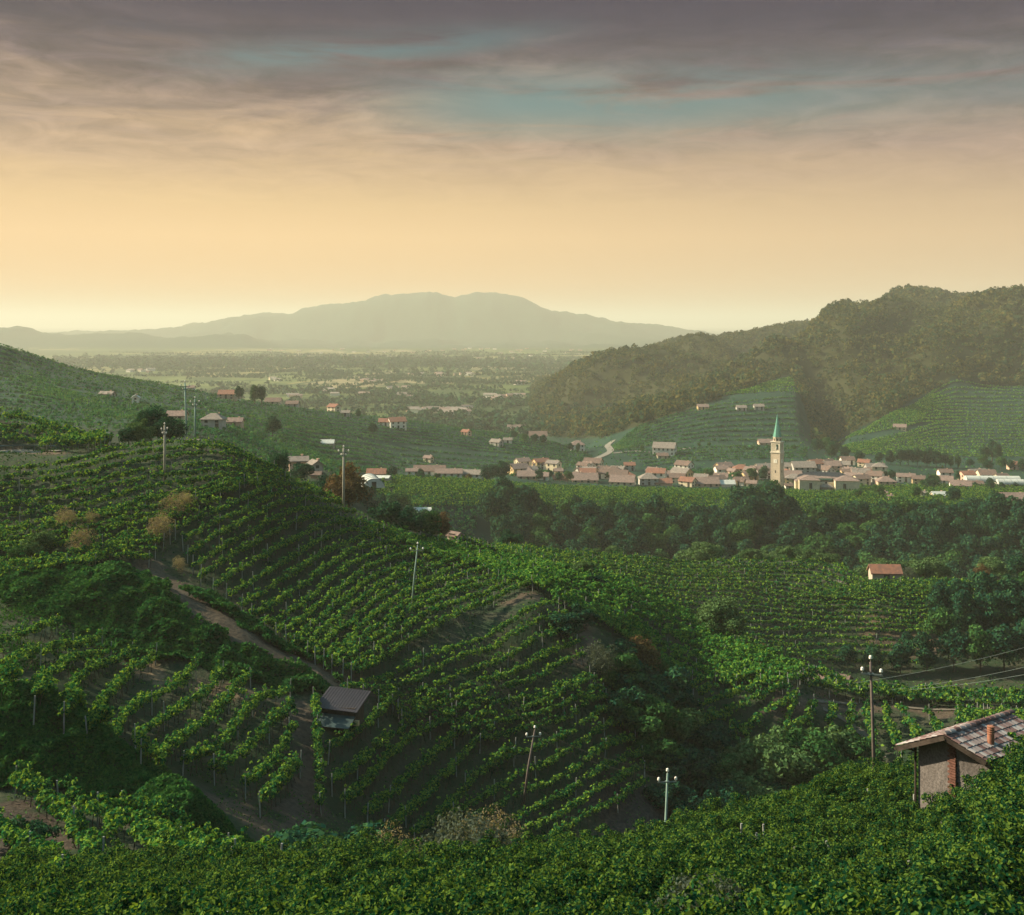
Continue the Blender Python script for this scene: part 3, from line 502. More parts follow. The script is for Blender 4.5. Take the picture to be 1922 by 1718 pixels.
patch([[(1290, 1282), (1360, 1262), (1430, 1252)], [(1310, 1325), (1400, 1290), (1465, 1272)], [(1370, 1372), (1440, 1332), (1500, 1302)], [(1420, 1405), (1470, 1372), (1525, 1335)]],
      2.7, 'vine row downhill in the small triangular plot beside the ravine', 'vine rows in the triangular plot', 68, 0.22, 4, 6, wid=0.5)
patch([[(1180, 1285), (1250, 1300), (1330, 1335), (1400, 1380), (1445, 1412)], [(1190, 1300), (1260, 1320), (1330, 1362), (1390, 1400)]], 2.6, 'vine row along the sunlit edge above the ravine shrubs', 'vine rows edging the ravine', 70, 0.23, 4, 6, wid=0.6)
patch([[(1490, 1318), (1482, 1350), (1500, 1425)], [(1600, 1322), (1592, 1365), (1606, 1425)], [(1690, 1325), (1712, 1365), (1740, 1410)], [(1800, 1330), (1815, 1365), (1840, 1395)], [(1950, 1340), (1955, 1370), (1965, 1400)]],
      2.7, 'vine row counting rightward running straight down below the terrace path', 'vine rows running down below the terrace', 72, 0.22, 4, 6, wid=0.48)
patch([[(1530, 1256), (1600, 1281), (1700, 1290), (1820, 1296), (1960, 1300), (2200, 1302)], [(1500, 1270), (1600, 1298), (1750, 1308), (1960, 1318), (2200, 1320)]], 2.4, 'vine row along the crest terrace below the dark wooded hollow', 'vine rows on the crest terrace', 70, 0.23, 4, 4, wid=0.5)
# second hill, beyond the spur
patch([[(860, 1014), (1000, 1026), (1150, 1040), (1280, 1052), (1450, 1050), (1560, 1056), (1640, 1088), (1780, 1088), (1960, 1090), (2150, 1090)], [(930, 1042), (1100, 1070), (1250, 1100), (1400, 1106), (1550, 1118), (1700, 1126), (1840, 1128)],
       [(1150, 1095), (1250, 1145), (1400, 1176), (1560, 1178), (1740, 1180)], [(1340, 1185), (1450, 1218), (1560, 1235), (1650, 1240), (1740, 1236)]],
      2.9, 'vine row downhill from the level crest carrying the red roofed hut', 'vine rows on the second hill', 55, 0.26, 4, 9, dmin=200, dmax=275, ht=1.5, wid=0.36, crad=.3, cpm=6, gaps=0.05)
patch([[(760, 948), (900, 946), (1100, 955), (1400, 956), (1650, 958), (1960, 966)], [(690, 918), (800, 926), (900, 926), (1100, 936), (1400, 938), (1650, 940), (1960, 948)], [(760, 896), (900, 902), (1100, 914), (1400, 920), (1650, 912), (1960, 914)]],
      3.3, 'vine row counting back on the level ground between woods and village', 'vine rows in front of the village', 26, 0.36, 4, 0, dmin=395, dmax=640, ht=2.2, wid=0.6, gaps=0.0, crad=.5, cpm=1.5)
print('vine rows', NROWS)
# far vineyards: rows past counting
def far_rows(keys, step, dmin, per_m=4, leaf=0.75, ht=2.1, wid=0.5, dmax=900.):
    out = []
    for i, P in enumerate(patch_rows(keys, step, dmin, dmax=dmax)):
        V = row_foliage(P, per_m, leaf, ht, wid, 4, seed=i * 5 + 1, gaps=0.0, low=0.3, crad=0.55, cpm=2.0)
        if V is not None: out.append(V)
    return out
FV = []
FV += far_rows([[(-160, 600), (0, 643), (80, 668), (150, 690), (330, 722), (480, 752), (640, 773), (760, 786), (860, 801), (1000, 819), (1090, 838)], [(-160, 690), (0, 700), (150, 735), (330, 762), (480, 787), (640, 812), (800, 832), (950, 847), (1120, 862)],
                [(-160, 765), (0, 762), (150, 770), (330, 787), (480, 822), (600, 858), (720, 884), (850, 892), (1000, 888)]], 15.0, 380, 16, 0.42, ht=1.25, wid=0.8)
FV += far_rows([[(-160, 770), (0, 768), (200, 775), (400, 795), (530, 840), (640, 878)], [(-160, 800), (0, 800), (200, 800), (400, 815), (530, 862), (640, 905)]], 11.0, 340, 15, 0.38, dmax=460, ht=1.4, wid=0.6)
FV += far_rows([[(690, 925), (800, 932), (900, 936)], [(695, 960), (790, 985), (890, 992)]], 6.0, 330, 9, 0.4, dmax=460)
FV += far_rows([[(1150, 836), (1195, 802), (1300, 769), (1400, 752), (1492, 744)], [(1155, 842), (1230, 832), (1350, 824), (1500, 826)]], 13.0, 800, 12, 0.6, ht=1.6, wid=1.0, dmax=1060)
FV += far_rows([[(1160, 842), (1240, 842), (1350, 836), (1440, 836), (1520, 840)], [(1210, 872), (1300, 862), (1400, 858), (1510, 856)]], 11.0, 690, 12, 0.55, ht=1.5, wid=0.8, dmax=840)
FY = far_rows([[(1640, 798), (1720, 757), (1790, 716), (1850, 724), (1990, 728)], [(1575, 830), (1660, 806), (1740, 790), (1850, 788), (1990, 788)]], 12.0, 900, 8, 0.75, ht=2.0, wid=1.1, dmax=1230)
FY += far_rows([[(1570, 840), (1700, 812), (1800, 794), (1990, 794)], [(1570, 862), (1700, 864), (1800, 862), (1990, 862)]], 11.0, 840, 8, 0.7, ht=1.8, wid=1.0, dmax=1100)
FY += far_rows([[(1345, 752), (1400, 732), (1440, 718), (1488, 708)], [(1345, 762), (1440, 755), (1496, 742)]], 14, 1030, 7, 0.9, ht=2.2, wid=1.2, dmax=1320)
FV += far_rows([[(1240, 893), (1330, 892), (1400, 892)], [(1250, 880), (1330, 880), (1420, 878)]], 4.0, 600, 5, 0.7, dmax=720)
tag(link('vineyard', faces_mesh('vineyard', FY, [VINELIT] * len(FY))), kind='stuff', label='bright yellow green vine rows on the sunny right hand slopes')
tag(link('vineyard', faces_mesh('vineyard', FV, [VINEFAR] * len(FV))), kind='stuff', label='fine terraced vine rows covering the distant hillsides')
# creepers that smother the knolls
def creeper(b, n, s, label, rmax=0.97):
    r = np.sqrt(RNG.random(n)) * rmax; a = RNG.random(n) * 2 * math.pi; c, s_ = math.cos(R_(b[5])), math.sin(R_(b[5])); u, v = r * np.cos(a) * b[2], r * np.sin(a) * b[3]
    x = b[0] + u * c - v * s_; y = b[1] + u * s_ + v * c; lump = np.maximum(fbm(x / 2.2, y / 2.2, 3), -0.3) + 0.3
    k = ((r + 0.25 * fbm(x / 3, y / 3, 2)) < 0.92) & off_track(x, y, 2.0); z = H(x, y) + 0.1 + lump * 1.7 * (RNG.random(n) ** 0.4); C = np.stack([x, y, z], 1)[k]
    N = rvec(len(C)) * 0.75 + np.array([0, -0.3, 0.9]); tag(link('ground_cover', faces_mesh('ground_cover', cards(C, N, s * (0.6 + 0.8 * RNG.random(len(C)))), [TREE['creeper']])), kind='stuff', label=label)
creeper(BUMPS[0], 80000, 0.20, 'dark green creeper smothering the long mound above the fanned rows', 1.02)
creeper(BUMPS[1], 70000, 0.13, 'dark green creeper smothering the round mound at the edge')
creeper(BUMPS[2], 22000, 0.12, 'dark green creeper smothering the small mound among bare earth')
# weeds and low grass between the rows
def weeds(poly, n, s, mat, label, hmax=0.35, lift=0.0):
    xs = [p[0] for p in poly]; ys = [p[1] for p in poly]; x = RNG.uniform(min(xs), max(xs), n); y = RNG.uniform(min(ys), max(ys), n); k = inside(x, y, poly) & (fbm(x / 2.5, y / 2.5, 3) > -0.05) & off_track(x, y, 2.2)
    x, y = x[k], y[k]; C = np.stack([x, y, H(x, y) + lift + RNG.random(len(x)) * hmax], 1); N = rvec(len(x)) + np.array([0, 0, .5])
    tag(link('grass', faces_mesh('grass', cards(C, N, s * (0.5 + RNG.random(len(x)))), [mat])), kind='stuff', label=label)
def inside(x, y, poly):
    r = np.zeros(x.shape, bool); j = len(poly) - 1
    for i in range(len(poly)):
        xi, yi = poly[i]; xj, yj = poly[j]; c = ((yi > y) != (yj > y)) & (x < (xj - xi) * (y - yi) / (yj - yi + 1e-12) + xi); r ^= c; j = i
    return r
fan = lambda d0, d1, a0=-80, a1=2050: [((a0 - CX) / F * d0, d0), ((a1 - CX) / F * d0, d0), ((a1 - CX) / F * d1, d1), ((a0 - CX) / F * d1, d1)]
weeds(fan(94, 130, -200, 150), 40000, 0.12, TREE['creeper'], 'creepers and weeds on the bank at the left edge', 0.4)
weeds(fan(58, 130), 90000, 0.09, TREE['mid'], 'low weeds growing between the vine rows on the middle slope')
weeds(fan(130, 262), 80000, 0.16, TREE['mid'], 'low weeds growing between the vine rows of the farther slopes', 0.45)

weeds(fan(330, 700, -100, 2050), 16000, 0.55, VINEFAR, 'rough grass and low bushes on the valley plateau and left hillside', 0.5)
weeds(fan(700, 1350, 900, 2100), 12000, 0.95, VINEFAR, 'rough grass and low bushes on the slopes behind the village', 0.7)

# ------------------------------------------------------------------ trees and shrubs
def crown_mesh(name, mat, R, Hc, z0, ncl, nleaf, leaf, seed, spread=0.36, droop=0.0, top=0.0):
    g = np.random.default_rng(seed); cl = g.normal(size=(ncl, 3)); cl /= np.linalg.norm(cl, axis=1, keepdims=True); cl *= (0.38 + 0.56 * g.random((ncl, 1)))
    cl[:, 2] = np.where(cl[:, 2] < -0.55, -cl[:, 2] * 0.6, cl[:, 2]); rr = spread * (0.6 + 0.75 * g.random(ncl)); w_ = rr ** 2; pick = g.choice(ncl, nleaf, p=w_ / w_.sum())
    v = g.normal(size=(nleaf, 3)); v /= np.linalg.norm(v, axis=1, keepdims=True); v[:, 2] = np.where(g.random(nleaf) < 0.35, np.abs(v[:, 2]), v[:, 2])
    rad = rr[pick, None] * (0.72 + 0.38 * g.random((nleaf, 1))); p = cl[pick] + v * rad; taper = 1 - top * np.clip(p[:, 2:3], -1, 1) * 0.5
    C = np.concatenate([p[:, :2] * R * taper, p[:, 2:3] * Hc / 2 + z0 + Hc / 2], 1); N = v + g.normal(size=v.shape) * 0.55
    return faces_mesh(name, cards(C, N, leaf * (0.6 + 0.8 * g.random(nleaf))), [mat])
def trunk_mesh(h, r, seed, limbs=6, spread=2.5, multi=False):
    g = random.Random(seed); m = MB(); lean = (g.uniform(-.3, .3), g.uniform(-.3, .3))
    if not multi: m.tube([(0, 0, -0.8), (lean[0] * .3, lean[1] * .3, h * .3), (lean[0], lean[1], h * 0.62), (lean[0] * 1.3, lean[1] * 1.3, h)], [r * 1.25, r, r * .7, r * .25], 7)
    for i in range(limbs):
        a = i * 2.4 + g.random(); z = h * (0.28 + 0.4 * g.random()) if not multi else -0.3; L = spread * g.uniform(.7, 1.1); q = (math.cos(a), math.sin(a)); b0 = (lean[0] * .5, lean[1] * .5) if not multi else (0, 0)
        m.tube([(b0[0], b0[1], z), (b0[0] + q[0] * L * .45, b0[1] + q[1] * L * .45, z + h * .28), (b0[0] + q[0] * L, b0[1] + q[1] * L, z + h * (.42 if not multi else .8))], [r * .5, r * .32, r * .1], 5)
    return m.mesh('trunk', [BARK])
PROTO = {}
def proto(kind, mat, R, Hc, z0, ncl, nl, leaf, nvar=3, th=None, tr=0.22, spread=0.36, multi=False, top=0.0):
    L = []
    for i in range(nvar):
        sd_ = i * 31 + sum(map(ord, kind))
        L.append((crown_mesh('crown', TREE[mat], R, Hc, z0, ncl, nl, leaf, sd_ % 9973, spread, top=top), trunk_mesh(th or (z0 + Hc * .6), tr, sd_, 6, R * .6, multi)))
    PROTO[kind] = (L, z0 + Hc)                   # total height of the model
proto('woods', 'dark', 5.2, 11.5, 2.0, 26, 3000, 0.46, 4)
proto('woodsgreen', 'mid', 4.8, 10.5, 2.0, 24, 2800, 0.44, 3)
proto('hilltree', 'dark', 4.2, 7.5, 1.4, 60, 9000, 0.17, 2, spread=0.3)
proto('rusttree', 'rust', 3.6, 8.5, 1.2, 50, 6000, 0.20, 2, spread=0.3)
proto('shrub', 'dark', 2.6, 4.4, 0.1, 30, 5000, 0.16, 4, tr=.12, multi=True, spread=0.3)
proto('shrubgreen', 'mid', 2.6, 4.6, 0.1, 30, 5000, 0.16, 3, tr=.12, multi=True, spread=0.3)
proto('olive', 'pale', 2.6, 4.6, 0.3, 34, 5000, 0.15, 3, tr=.12, multi=True, spread=0.3)
proto('dryshrub', 'dry', 1.5, 2.9, 0.1, 42, 3600, 0.05, 2, tr=.06, multi=True, spread=0.34)
proto('silver', 'grey', 1.6, 2.6, 0.1, 50, 3500, 0.06, 2, tr=.06, multi=True, spread=0.28)
proto('column', 'dark', 2.3, 10.5, 1.8, 40, 3600, 0.28, 2, spread=0.34)
proto('bush', 'mid', 2.4, 3.6, 0.0, 26, 900, 0.34, 3, tr=.12, multi=True)
proto('lonetree', 'pale', 3.5, 5.6, 1.0, 40, 7500, 0.17, 1, spread=0.3)
proto('poplar', 'mid', 1.7, 9.0, 0.8, 40, 2200, 0.30, 2, spread=0.34, top=0.5)
_cnt = {}
def tree(kind, x, y, h, label, group=None, cat=None, name=None, wide=1.0, sink=0.15):
    L, hh = PROTO[kind]; i = _cnt.get(kind, 0); _cnt[kind] = i + 1; cm, tm = L[i % len(L)]; s = h / hh
    shrubby = kind in ('shrub', 'shrubgreen', 'olive', 'dryshrub', 'silver', 'bush')
    e = empty(name or ('shrub' if shrubby else 'tree'), (x, y, float(H(x, y)) - sink), RNG.random() * 6.28, label, cat or ('shrub' if shrubby else 'tree'), group); e.scale = (s * wide, s * wide, s)
    link('crown', cm, e); link('trunk' if not shrubby else 'stems', tm, e); return e
def T(kind, px, py, h, label, d=None, dmin=16., **k):      # by the pixel of its foot, or by column and distance
    if d is None: x, y, _ = ray(px, py, 0, dmin)
    else: x, y = (px - CX) / F * d, d
    return tree(kind, x, y, h, label, **k)
# ------------------------------------------------------------------ trees: placement
g0 = 'trees filling the wooded valley below the village'; n = 0
for iy, yy in enumerate(np.arange(372, 455, 8.4)):
    for xx in np.arange(-14, 235, 8.4):
        x = xx + RNG.uniform(-2.8, 2.8); y = yy + RNG.uniform(-2.6, 2.6); px = CX + F * x / y
        if px < 905 + (440 - y) * 0.2 or px > 1990 or (y > 441 and fbm(np.array([x / 20]), np.array([y / 20]), 2)[0] < 0.0): continue
        k = 'woodsgreen' if RNG.random() < 0.25 else 'woods'; hh = RNG.uniform(9.5, 14.5) * (0.78 if y > 432 else 1)
        if y > 425 and 1400 < px < 1460: hh = 17.5
        zone = 'left of the church tower' if px < 1400 else ('below the church tower' if px < 1620 else 'beyond the red roofed hut')
        tree(k, x, y, hh, ('dark' if k == 'woods' else 'brighter green') + ' leafy tree in the valley woods ' + zone, g0, wide=RNG.uniform(.85, 1.2)); n += 1
print('woods', n)
for i, (px, d, h, k) in enumerate([(690, 372, 8, 'woods'), (712, 362, 9, 'woods'), (735, 350, 11, 'woods'), (752, 372, 10, 'woodsgreen'), (770, 345, 9, 'woods'), (800, 352, 10, 'woods'), (826, 366, 9, 'woods'), (845, 355, 12, 'woods'), (868, 350, 13, 'woodsgreen'),
                                   (885, 360, 14, 'woodsgreen'), (905, 352, 12, 'woods'), (925, 364, 13, 'woods'), (945, 372, 12, 'woods'), (905, 385, 10, 'woods'), (960, 395, 11, 'woods'), (985, 410, 12, 'woods'), (780, 330, 9, 'woods'), (830, 335, 9, 'woods')]):
    T(k, px, 0, h, ordinal(i + 1) + ' tree from the tunnel greenhouse in the hollow before the long farmhouse', d=d, group='trees in the hollow below the long farmhouse')
# single trees one can point at
T('hilltree', 283, 0, 7.0, 'big dark round tree on the crest beside the two teal poles', d=186, wide=1.0)
T('olive', 262, 0, 4.6, 'lower yellowish green tree left of the big dark crest tree', d=181, wide=1.0)
T('hilltree', 318, 0, 5.0, 'low spreading dark tree between crest tree and teal poles', d=184, wide=1.1)
T('shrub', 240, 0, 3.0, 'dark clipped bush beside the small white signboard', d=176)
T('rusttree', 655, 0, 9.0, 'rusty red brown tree behind the thick concrete pole', d=196, wide=1.15)
T('hilltree', 620, 0, 8.0, 'dark green tree left of the rusty brown tree', d=205)
T('hilltree', 588, 0, 6.5, 'dark tree below the grey gabled farmhouse', d=215)
T('shrub', 560, 0, 5.5, 'round dark bush against the pink walled farmhouse', d=262)
T('hilltree', 522, 0, 6.0, 'dark tree left of the pink walled farmhouse', d=200, wide=0.8)
T('shrub', 722, 0, 4.4, 'round dark reddish shrub on the crest right of the rusty tree', d=176)
T('shrub', 757, 0, 4.2, 'round dark shrub on the crest, second from the rusty tree', d=179)
T('shrubgreen', 805, 0, 5.0, 'green bush directly left of the pale stone hut', d=193)
T('rusttree', 828, 0, 5.5, 'brown tree touching the pale stone hut', d=198)
T('shrub', 778, 0, 3.5, 'low bush between the crest shrubs and pale stone hut', d=190)
T('silver', 797, 0, 2.4, 'grey spiky shrub among vines near the pale stone hut', d=178)
for i, (px, py, h) in enumerate([(128, 990, 3.3), (152, 1030, 3.4), (175, 985, 2.6), (328, 965, 3.6), (298, 1010, 3.9), (350, 950, 2.8), (338, 1062, 2.0)]):
    T('dryshrub', px, py + 12, h, ['tan feathery bush on upper left slope, topmost of its pair', 'pale green tan feathery bush under the topmost tan one', 'faint greyish feathery bush beside the tan pair', 'wide pinkish feathery bush below the tall concrete pole',
      'tall pale feathery bush at the head of the bare path', 'small pinkish feathery bush right of the wide one', 'small grey twiggy bush on the bare path'][i], group='dry feathery bushes on the upper left slope')
T('olive', 75, 1048, 3.4, 'yellow green rounded bush left of the feathery bushes')
T('shrubgreen', 45, 1060, 2.6, 'bluish green bush at the left edge above the long mound')
T('lonetree', 1355, 0, 6.8, 'lone round olive green tree standing on the bright spur', d=170, wide=1.1, name='tree', cat='tree')
T('rusttree', 1435, 1228, 2.0, 'small reddish shrub on the spur crest', name='shrub', cat='shrub')
T('olive', 1095, 1092, 3.6, 'brownish green bush on the bright slope left of the spur', wide=1.1)
T('shrub', 1120, 1110, 3.0, 'dark bush just right of the brownish one on the slope')
T('shrub', 1062, 1195, 3.2, 'dark shrub at the head of the gully by the bare bank', wide=1.4)
T('shrub', 1095, 1180, 3.2, 'smaller dark shrub beside the bare bank')
T('silver', 1128, 1278, 4.6, 'silvery blue willow shrub in the gully', wide=0.8)
rav = [(1170, 1262, 4.2, 'shrub'), (1205, 1272, 5.4, 'rusttree'), (1245, 1290, 4, 'shrubgreen'), (1160, 1300, 5, 'shrubgreen'), (1195, 1335, 6, 'shrub'), (1235, 1355, 6.5, 'shrub'), (1262, 1350, 4.5, 'shrub'), (1170, 1370, 5, 'shrub'),
       (1208, 1400, 6, 'shrubgreen'), (1250, 1410, 6.5, 'olive'), (1285, 1390, 5, 'shrub'), (1310, 1440, 5, 'shrub'), (1235, 1450, 4.5, 'shrubgreen'), (1270, 1470, 5, 'shrub'), (1310, 1490, 5.5, 'shrub'), (1345, 1500, 5, 'shrubgreen'),
       (1390, 1500, 6.0, 'olive'), (1430, 1490, 6.5, 'olive'), (1470, 1485, 7, 'olive'), (1515, 1470, 6.5, 'shrubgreen'), (1555, 1460, 6, 'olive'), (1595, 1460, 5.5, 'shrubgreen'), (1350, 1545, 4.5, 'shrub'), (1400, 1540, 5, 'olive'), (1330, 1420, 4, 'shrub'), (1365, 1440, 4, 'shrub'), (1300, 1545, 4, 'shrub'), (1255, 1530, 3.4, 'shrub'), (1440, 1530, 4.5, 'shrub')]
for i, (px, py, h, k) in enumerate(rav):
    w_ = {'shrub': 'dark', 'olive': 'olive brown', 'shrubgreen': 'mid green', 'rusttree': 'brownish'}[k]
    T(k, px, py, h, ordinal(i + 1) + f' shrub down the ravine, {w_} and rounded', group='shrubs filling the ravine', name='shrub', cat='shrub', wide=1.15, dmin=88)
for i, (px, py, h, k) in enumerate([(1760, 1170, 8, 'woods'), (1800, 1150, 7, 'woods'), (1850, 1145, 8, 'woods'), (1890, 1150, 8, 'woods'), (1925, 1140, 7, 'woodsgreen'), (1770, 1215, 8, 'woodsgreen'), (1815, 1200, 9, 'woods'), (1860, 1205, 10, 'woods'), (1905, 1200, 10, 'woods'), (1950, 1200, 10, 'woods'),
                                   (1740, 1262, 7, 'woods'), (1690, 1268, 6, 'woods'), (1790, 1262, 8, 'woods'), (1840, 1262, 9, 'woodsgreen'), (1885, 1262, 9, 'woods'), (1935, 1262, 9, 'woods'), (1640, 1262, 5, 'woods'), (1590, 1255, 4.5, 'woods'), (1980, 1250, 9, 'woods'), (1700, 1240, 5, 'woods'), (1755, 1130, 4, 'woodsgreen'), (1845, 1118, 5, 'woods')]):
    T(k, px, py, h, ordinal(i + 1) + ' tree in the dark hollow below the right hand vineyard', group='trees in the dark hollow at the right', dmin=185)
for i, (px, d, h, k) in enumerate([(1322, 278, 6.5, 'olive'), (1300, 282, 6, 'olive'), (1408, 280, 4.5, 'olive'), (1440, 282, 4, 'olive'), (1475, 282, 5.5, 'olive'), (1510, 282, 5.5, 'olive'), (1550, 280, 5, 'olive'), (1665, 270, 6.5, 'olive'), (1640, 274, 6, 'olive'), (1730, 268, 7.0, 'olive'), (1755, 272, 5.5, 'olive'),
                                   (1705, 262, 3, 'silver'), (1150, 268, 3.5, 'olive'), (1120, 268, 3, 'olive'), (960, 245, 4, 'shrub'), (1870, 262, 6, 'olive'), (1910, 258, 6, 'woods'), (1845, 252, 4, 'rusttree')]):
    T(k, px, 0, h, ordinal(i + 1) + ' shrubby tree rising behind the level crest of the second hill', d=d, group='pale trees behind the second hill crest', name='tree', cat='tree', wide=1.2)
# foot of the bank and foreground edge
T('shrub', 620, 0, 4.0, 'very dark wide bush below the terraced slope near bottom centre', d=64, wide=1.7)
T('shrub', 575, 0, 2.6, 'dark bush left of the very dark wide bush', d=65, wide=1.3)
T('shrub', 668, 0, 3.2, 'dark bush between wide bush and tan twiggy bush', d=64, wide=1.3)
T('dryshrub', 735, 0, 2.9, 'tan twiggy bush rising behind the foreground vines', d=56)
T('silver', 583, 0, 2.0, 'small grey twiggy bush at the foreground brow', d=54)
T('silver', 868, 0, 3.3, 'pale flowering shrub standing among the foreground vines', d=48)
T('dryshrub', 918, 0, 3.3, 'bare reddish twiggy shrub behind the pale flowering one', d=52)
T('silver', 905, 0, 2.8, 'grey green weedy shrub in front of the twiggy one', d=46)
T('silver', 1320, 0, 2.2, 'grey weedy bush among the lowest foreground vines', d=27)
T('shrub', 60, 0, 2.2, 'dark leafy clump on the bare bank at the left edge', d=58)
# far trees
T('poplar', 478, 0, 13.0, 'tall dark reddish tree, left of the standing pair on the ridge', d=690, wide=1.3)
T('column', 491, 0, 13.0, 'tall dark oval tree, right of the standing pair on the ridge', d=692, wide=1.1)
T('woods', 447, 0, 10, 'round dark tree right of the ridge farmhouse', d=668, wide=.8)
T('woods', 673, 0, 6, 'small round brown tree alone on the ridge', d=745, wide=.8)
T('woods', 512, 0, 9, 'dark tree in the dip of the left vineyard hillside', d=470)
T('woods', 700, 0, 8, 'dark oval tree below the white villa', d=690)
fam = [(735, 480, 7, 'woods'), (788, 500, 6, 'woods'), (820, 498, 5, 'woods'), (925, 545, 9.5, 'woods'), (940, 550, 12, 'woods'), (912, 540, 8, 'woods'), (880, 520, 5, 'rusttree'), (1012, 590, 7, 'woods'), (1050, 600, 6, 'woods'), (1065, 602, 7.5, 'woodsgreen'), (1030, 612, 6, 'woods'),
       (1222, 668, 7, 'woodsgreen'), (1330, 640, 8.5, 'woodsgreen'), (1322, 650, 7, 'woodsgreen'), (1385, 640, 7, 'woodsgreen'), (1412, 645, 8, 'woodsgreen'), (1432, 640, 9, 'woods'), (1425, 560, 6, 'woods'), (1440, 565, 8, 'woods'), (1490, 640, 5, 'woodsgreen'), (1510, 600, 4, 'woods'), (1575, 640, 6, 'woods'), (1595, 640, 5, 'woods'), (1660, 640, 7, 'woods'),
       (1672, 645, 7, 'woods'), (1745, 590, 8.5, 'woods'), (1755, 600, 9, 'woodsgreen'), (1735, 595, 6, 'woodsgreen'), (1800, 650, 7, 'woods'), (1815, 655, 7, 'woods'), (1830, 600, 4, 'woods'), (1860, 585, 7, 'woods'), (1880, 590, 5, 'woods'), (1905, 600, 5, 'woods'), (1140, 640, 5, 'woods'), (1170, 640, 4, 'woods'), (1085, 790, 9, 'column'), (1070, 795, 7, 'woods'),
       (965, 790, 7, 'woods'), (985, 795, 6, 'woodsgreen'), (1005, 790, 8, 'woods'), (1020, 800, 7, 'woods'), (1790, 480, 8, 'woods'), (1720, 500, 7, 'woodsgreen'), (1650, 505, 7, 'woodsgreen'), (1612, 500, 6, 'woodsgreen'), (1535, 790, 12, 'woods'), (1550, 800, 14, 'woodsgreen'), (1570, 800, 12, 'woods'), (1560, 770, 12, 'woods'), (1585, 780, 10, 'woods'),
       (1612, 750, 9, 'woods'), (1650, 745, 9, 'woods'), (1672, 745, 10, 'woods'), (1690, 742, 12, 'woods'), (1705, 745, 12, 'woods'), (1722, 742, 13, 'woods'), (1740, 745, 13, 'woods'), (1758, 742, 12, 'woods'), (1775, 745, 11, 'woods'), (1798, 742, 11, 'poplar'), (1785, 740, 11, 'poplar'), (1848, 790, 15, 'column'), (1862, 800, 19, 'column'), (1872, 795, 17, 'column'), (1845, 745, 10, 'woodsgreen'),
       (1878, 730, 10, 'woodsgreen'), (1895, 725, 8, 'woods'), (1918, 722, 8, 'woods'), (1855, 720, 8, 'woods'), (1820, 745, 7, 'woods'), (1205, 790, 5, 'woodsgreen'), (1312, 800, 4, 'woodsgreen'), (1332, 800, 4, 'woodsgreen'), (1490, 790, 5, 'woodsgreen')]
for i, (px, d, h, k) in enumerate(fam):
    tree(k, (px - CX) / F * d, d, h * 0.9, 'rounded green tree among the village houses and plots', 'trees in and around the village', wide=1.1)

# far forest, hedgerows and woods on the plain: past telling apart
def blobs(P, R, ncard, size, mat, name, label):
    n = len(P); k = np.repeat(np.arange(n), ncard); v = rvec(len(k)); v[:, 2] = np.abs(v[:, 2]) * 1.1 - 0.15; Rk = R[k][:, None]
    C = P[k] + v * Rk * np.array([1, 1, 1.05]) * (0.70 + 0.35 * RNG.random((len(k), 1))); C[:, 2] += R[k] * 0.75
    V = cards(C, v + RNG.normal(size=v.shape) * 0.45, size * R[k] * (0.6 + 0.8 * RNG.random(len(k))))
    tag(link(name, faces_mesh(name, V, [mat])), kind='stuff', label=label)
def visible_mask(x, y, z, eps=2.0):
    out = np.ones(len(x), bool)
    for f in (0.5, 0.6, 0.7, 0.78, 0.84, 0.89, 0.93, 0.96):
        out &= H(x * f, y * f) < CZ + (z - CZ) * f + eps
    return out
nf = 110000; yy = np.sqrt(RNG.uniform(880 ** 2, 2120 ** 2, nf)); px = RNG.uniform(940, 2250, nf); xx = (px - CX) / F * yy; zz = H(xx, yy); py = HZ + (CZ - zz) / yy * F
k = (py < np.interp(px, lowx, lowy) + 2) & (zz > 9) & visible_mask(xx, yy, zz + 12); k &= ~((yy < 885) & (px < 1500))
xx, yy, zz = xx[k], yy[k], zz[k]; sel = RNG.permutation(len(xx))[:17000]; xx, yy, zz = xx[sel], yy[sel], zz[sel]; Rr = RNG.choice([2.2, 2.8, 3.6, 4.6, 6.0], len(xx)) * RNG.uniform(.85, 1.15, len(xx)) * (0.8 + 0.5 * sstep(fbm(xx / 60, yy / 60, 2), -0.2, 0.4))
print('forest', len(xx)); blobs(np.stack([xx, yy, zz], 1), Rr, 40, 0.30, TREE['hill'], 'forest', 'brownish green forest covering the right hand hills')
hp = []
for i in range(230):
    d = math.exp(RNG.uniform(math.log(1080), math.log(4300))); px = RNG.uniform(150, 1250); x0 = (px - CX) / F * d; L = RNG.uniform(60, 380) * (d / 1800) ** 0.5; a = RNG.normal() * 0.25 + (math.pi / 2 if RNG.random() < .2 else 0); m = int(L / 8)
    s = np.linspace(0, L, m) + RNG.normal(size=m) * 2; hp.append(np.stack([x0 + s * math.cos(a), d + s * math.sin(a), np.full(m, 3 + 2.2 * RNG.random())], 1))
for i in range(60):
    d = math.exp(RNG.uniform(math.log(1150), math.log(4200))); px = RNG.uniform(150, 1250); m = int(RNG.uniform(10, 60)); hp.append(np.stack([(px - CX) / F * d + RNG.normal(size=m) * 30, d + RNG.normal(size=m) * 30, np.full(m, 4.5)], 1))
px = RNG.uniform(100, 1300, 3600); d = RNG.normal(3060, 230, 3600); hp.append(np.stack([(px - CX) / F * d, d, RNG.uniform(3.5, 9, 3600)], 1))
hp = np.concatenate(hp); hz_ = H(hp[:, 0], hp[:, 1]); k = (hz_ < 20); hp = hp[k]; hz_ = hz_[k]
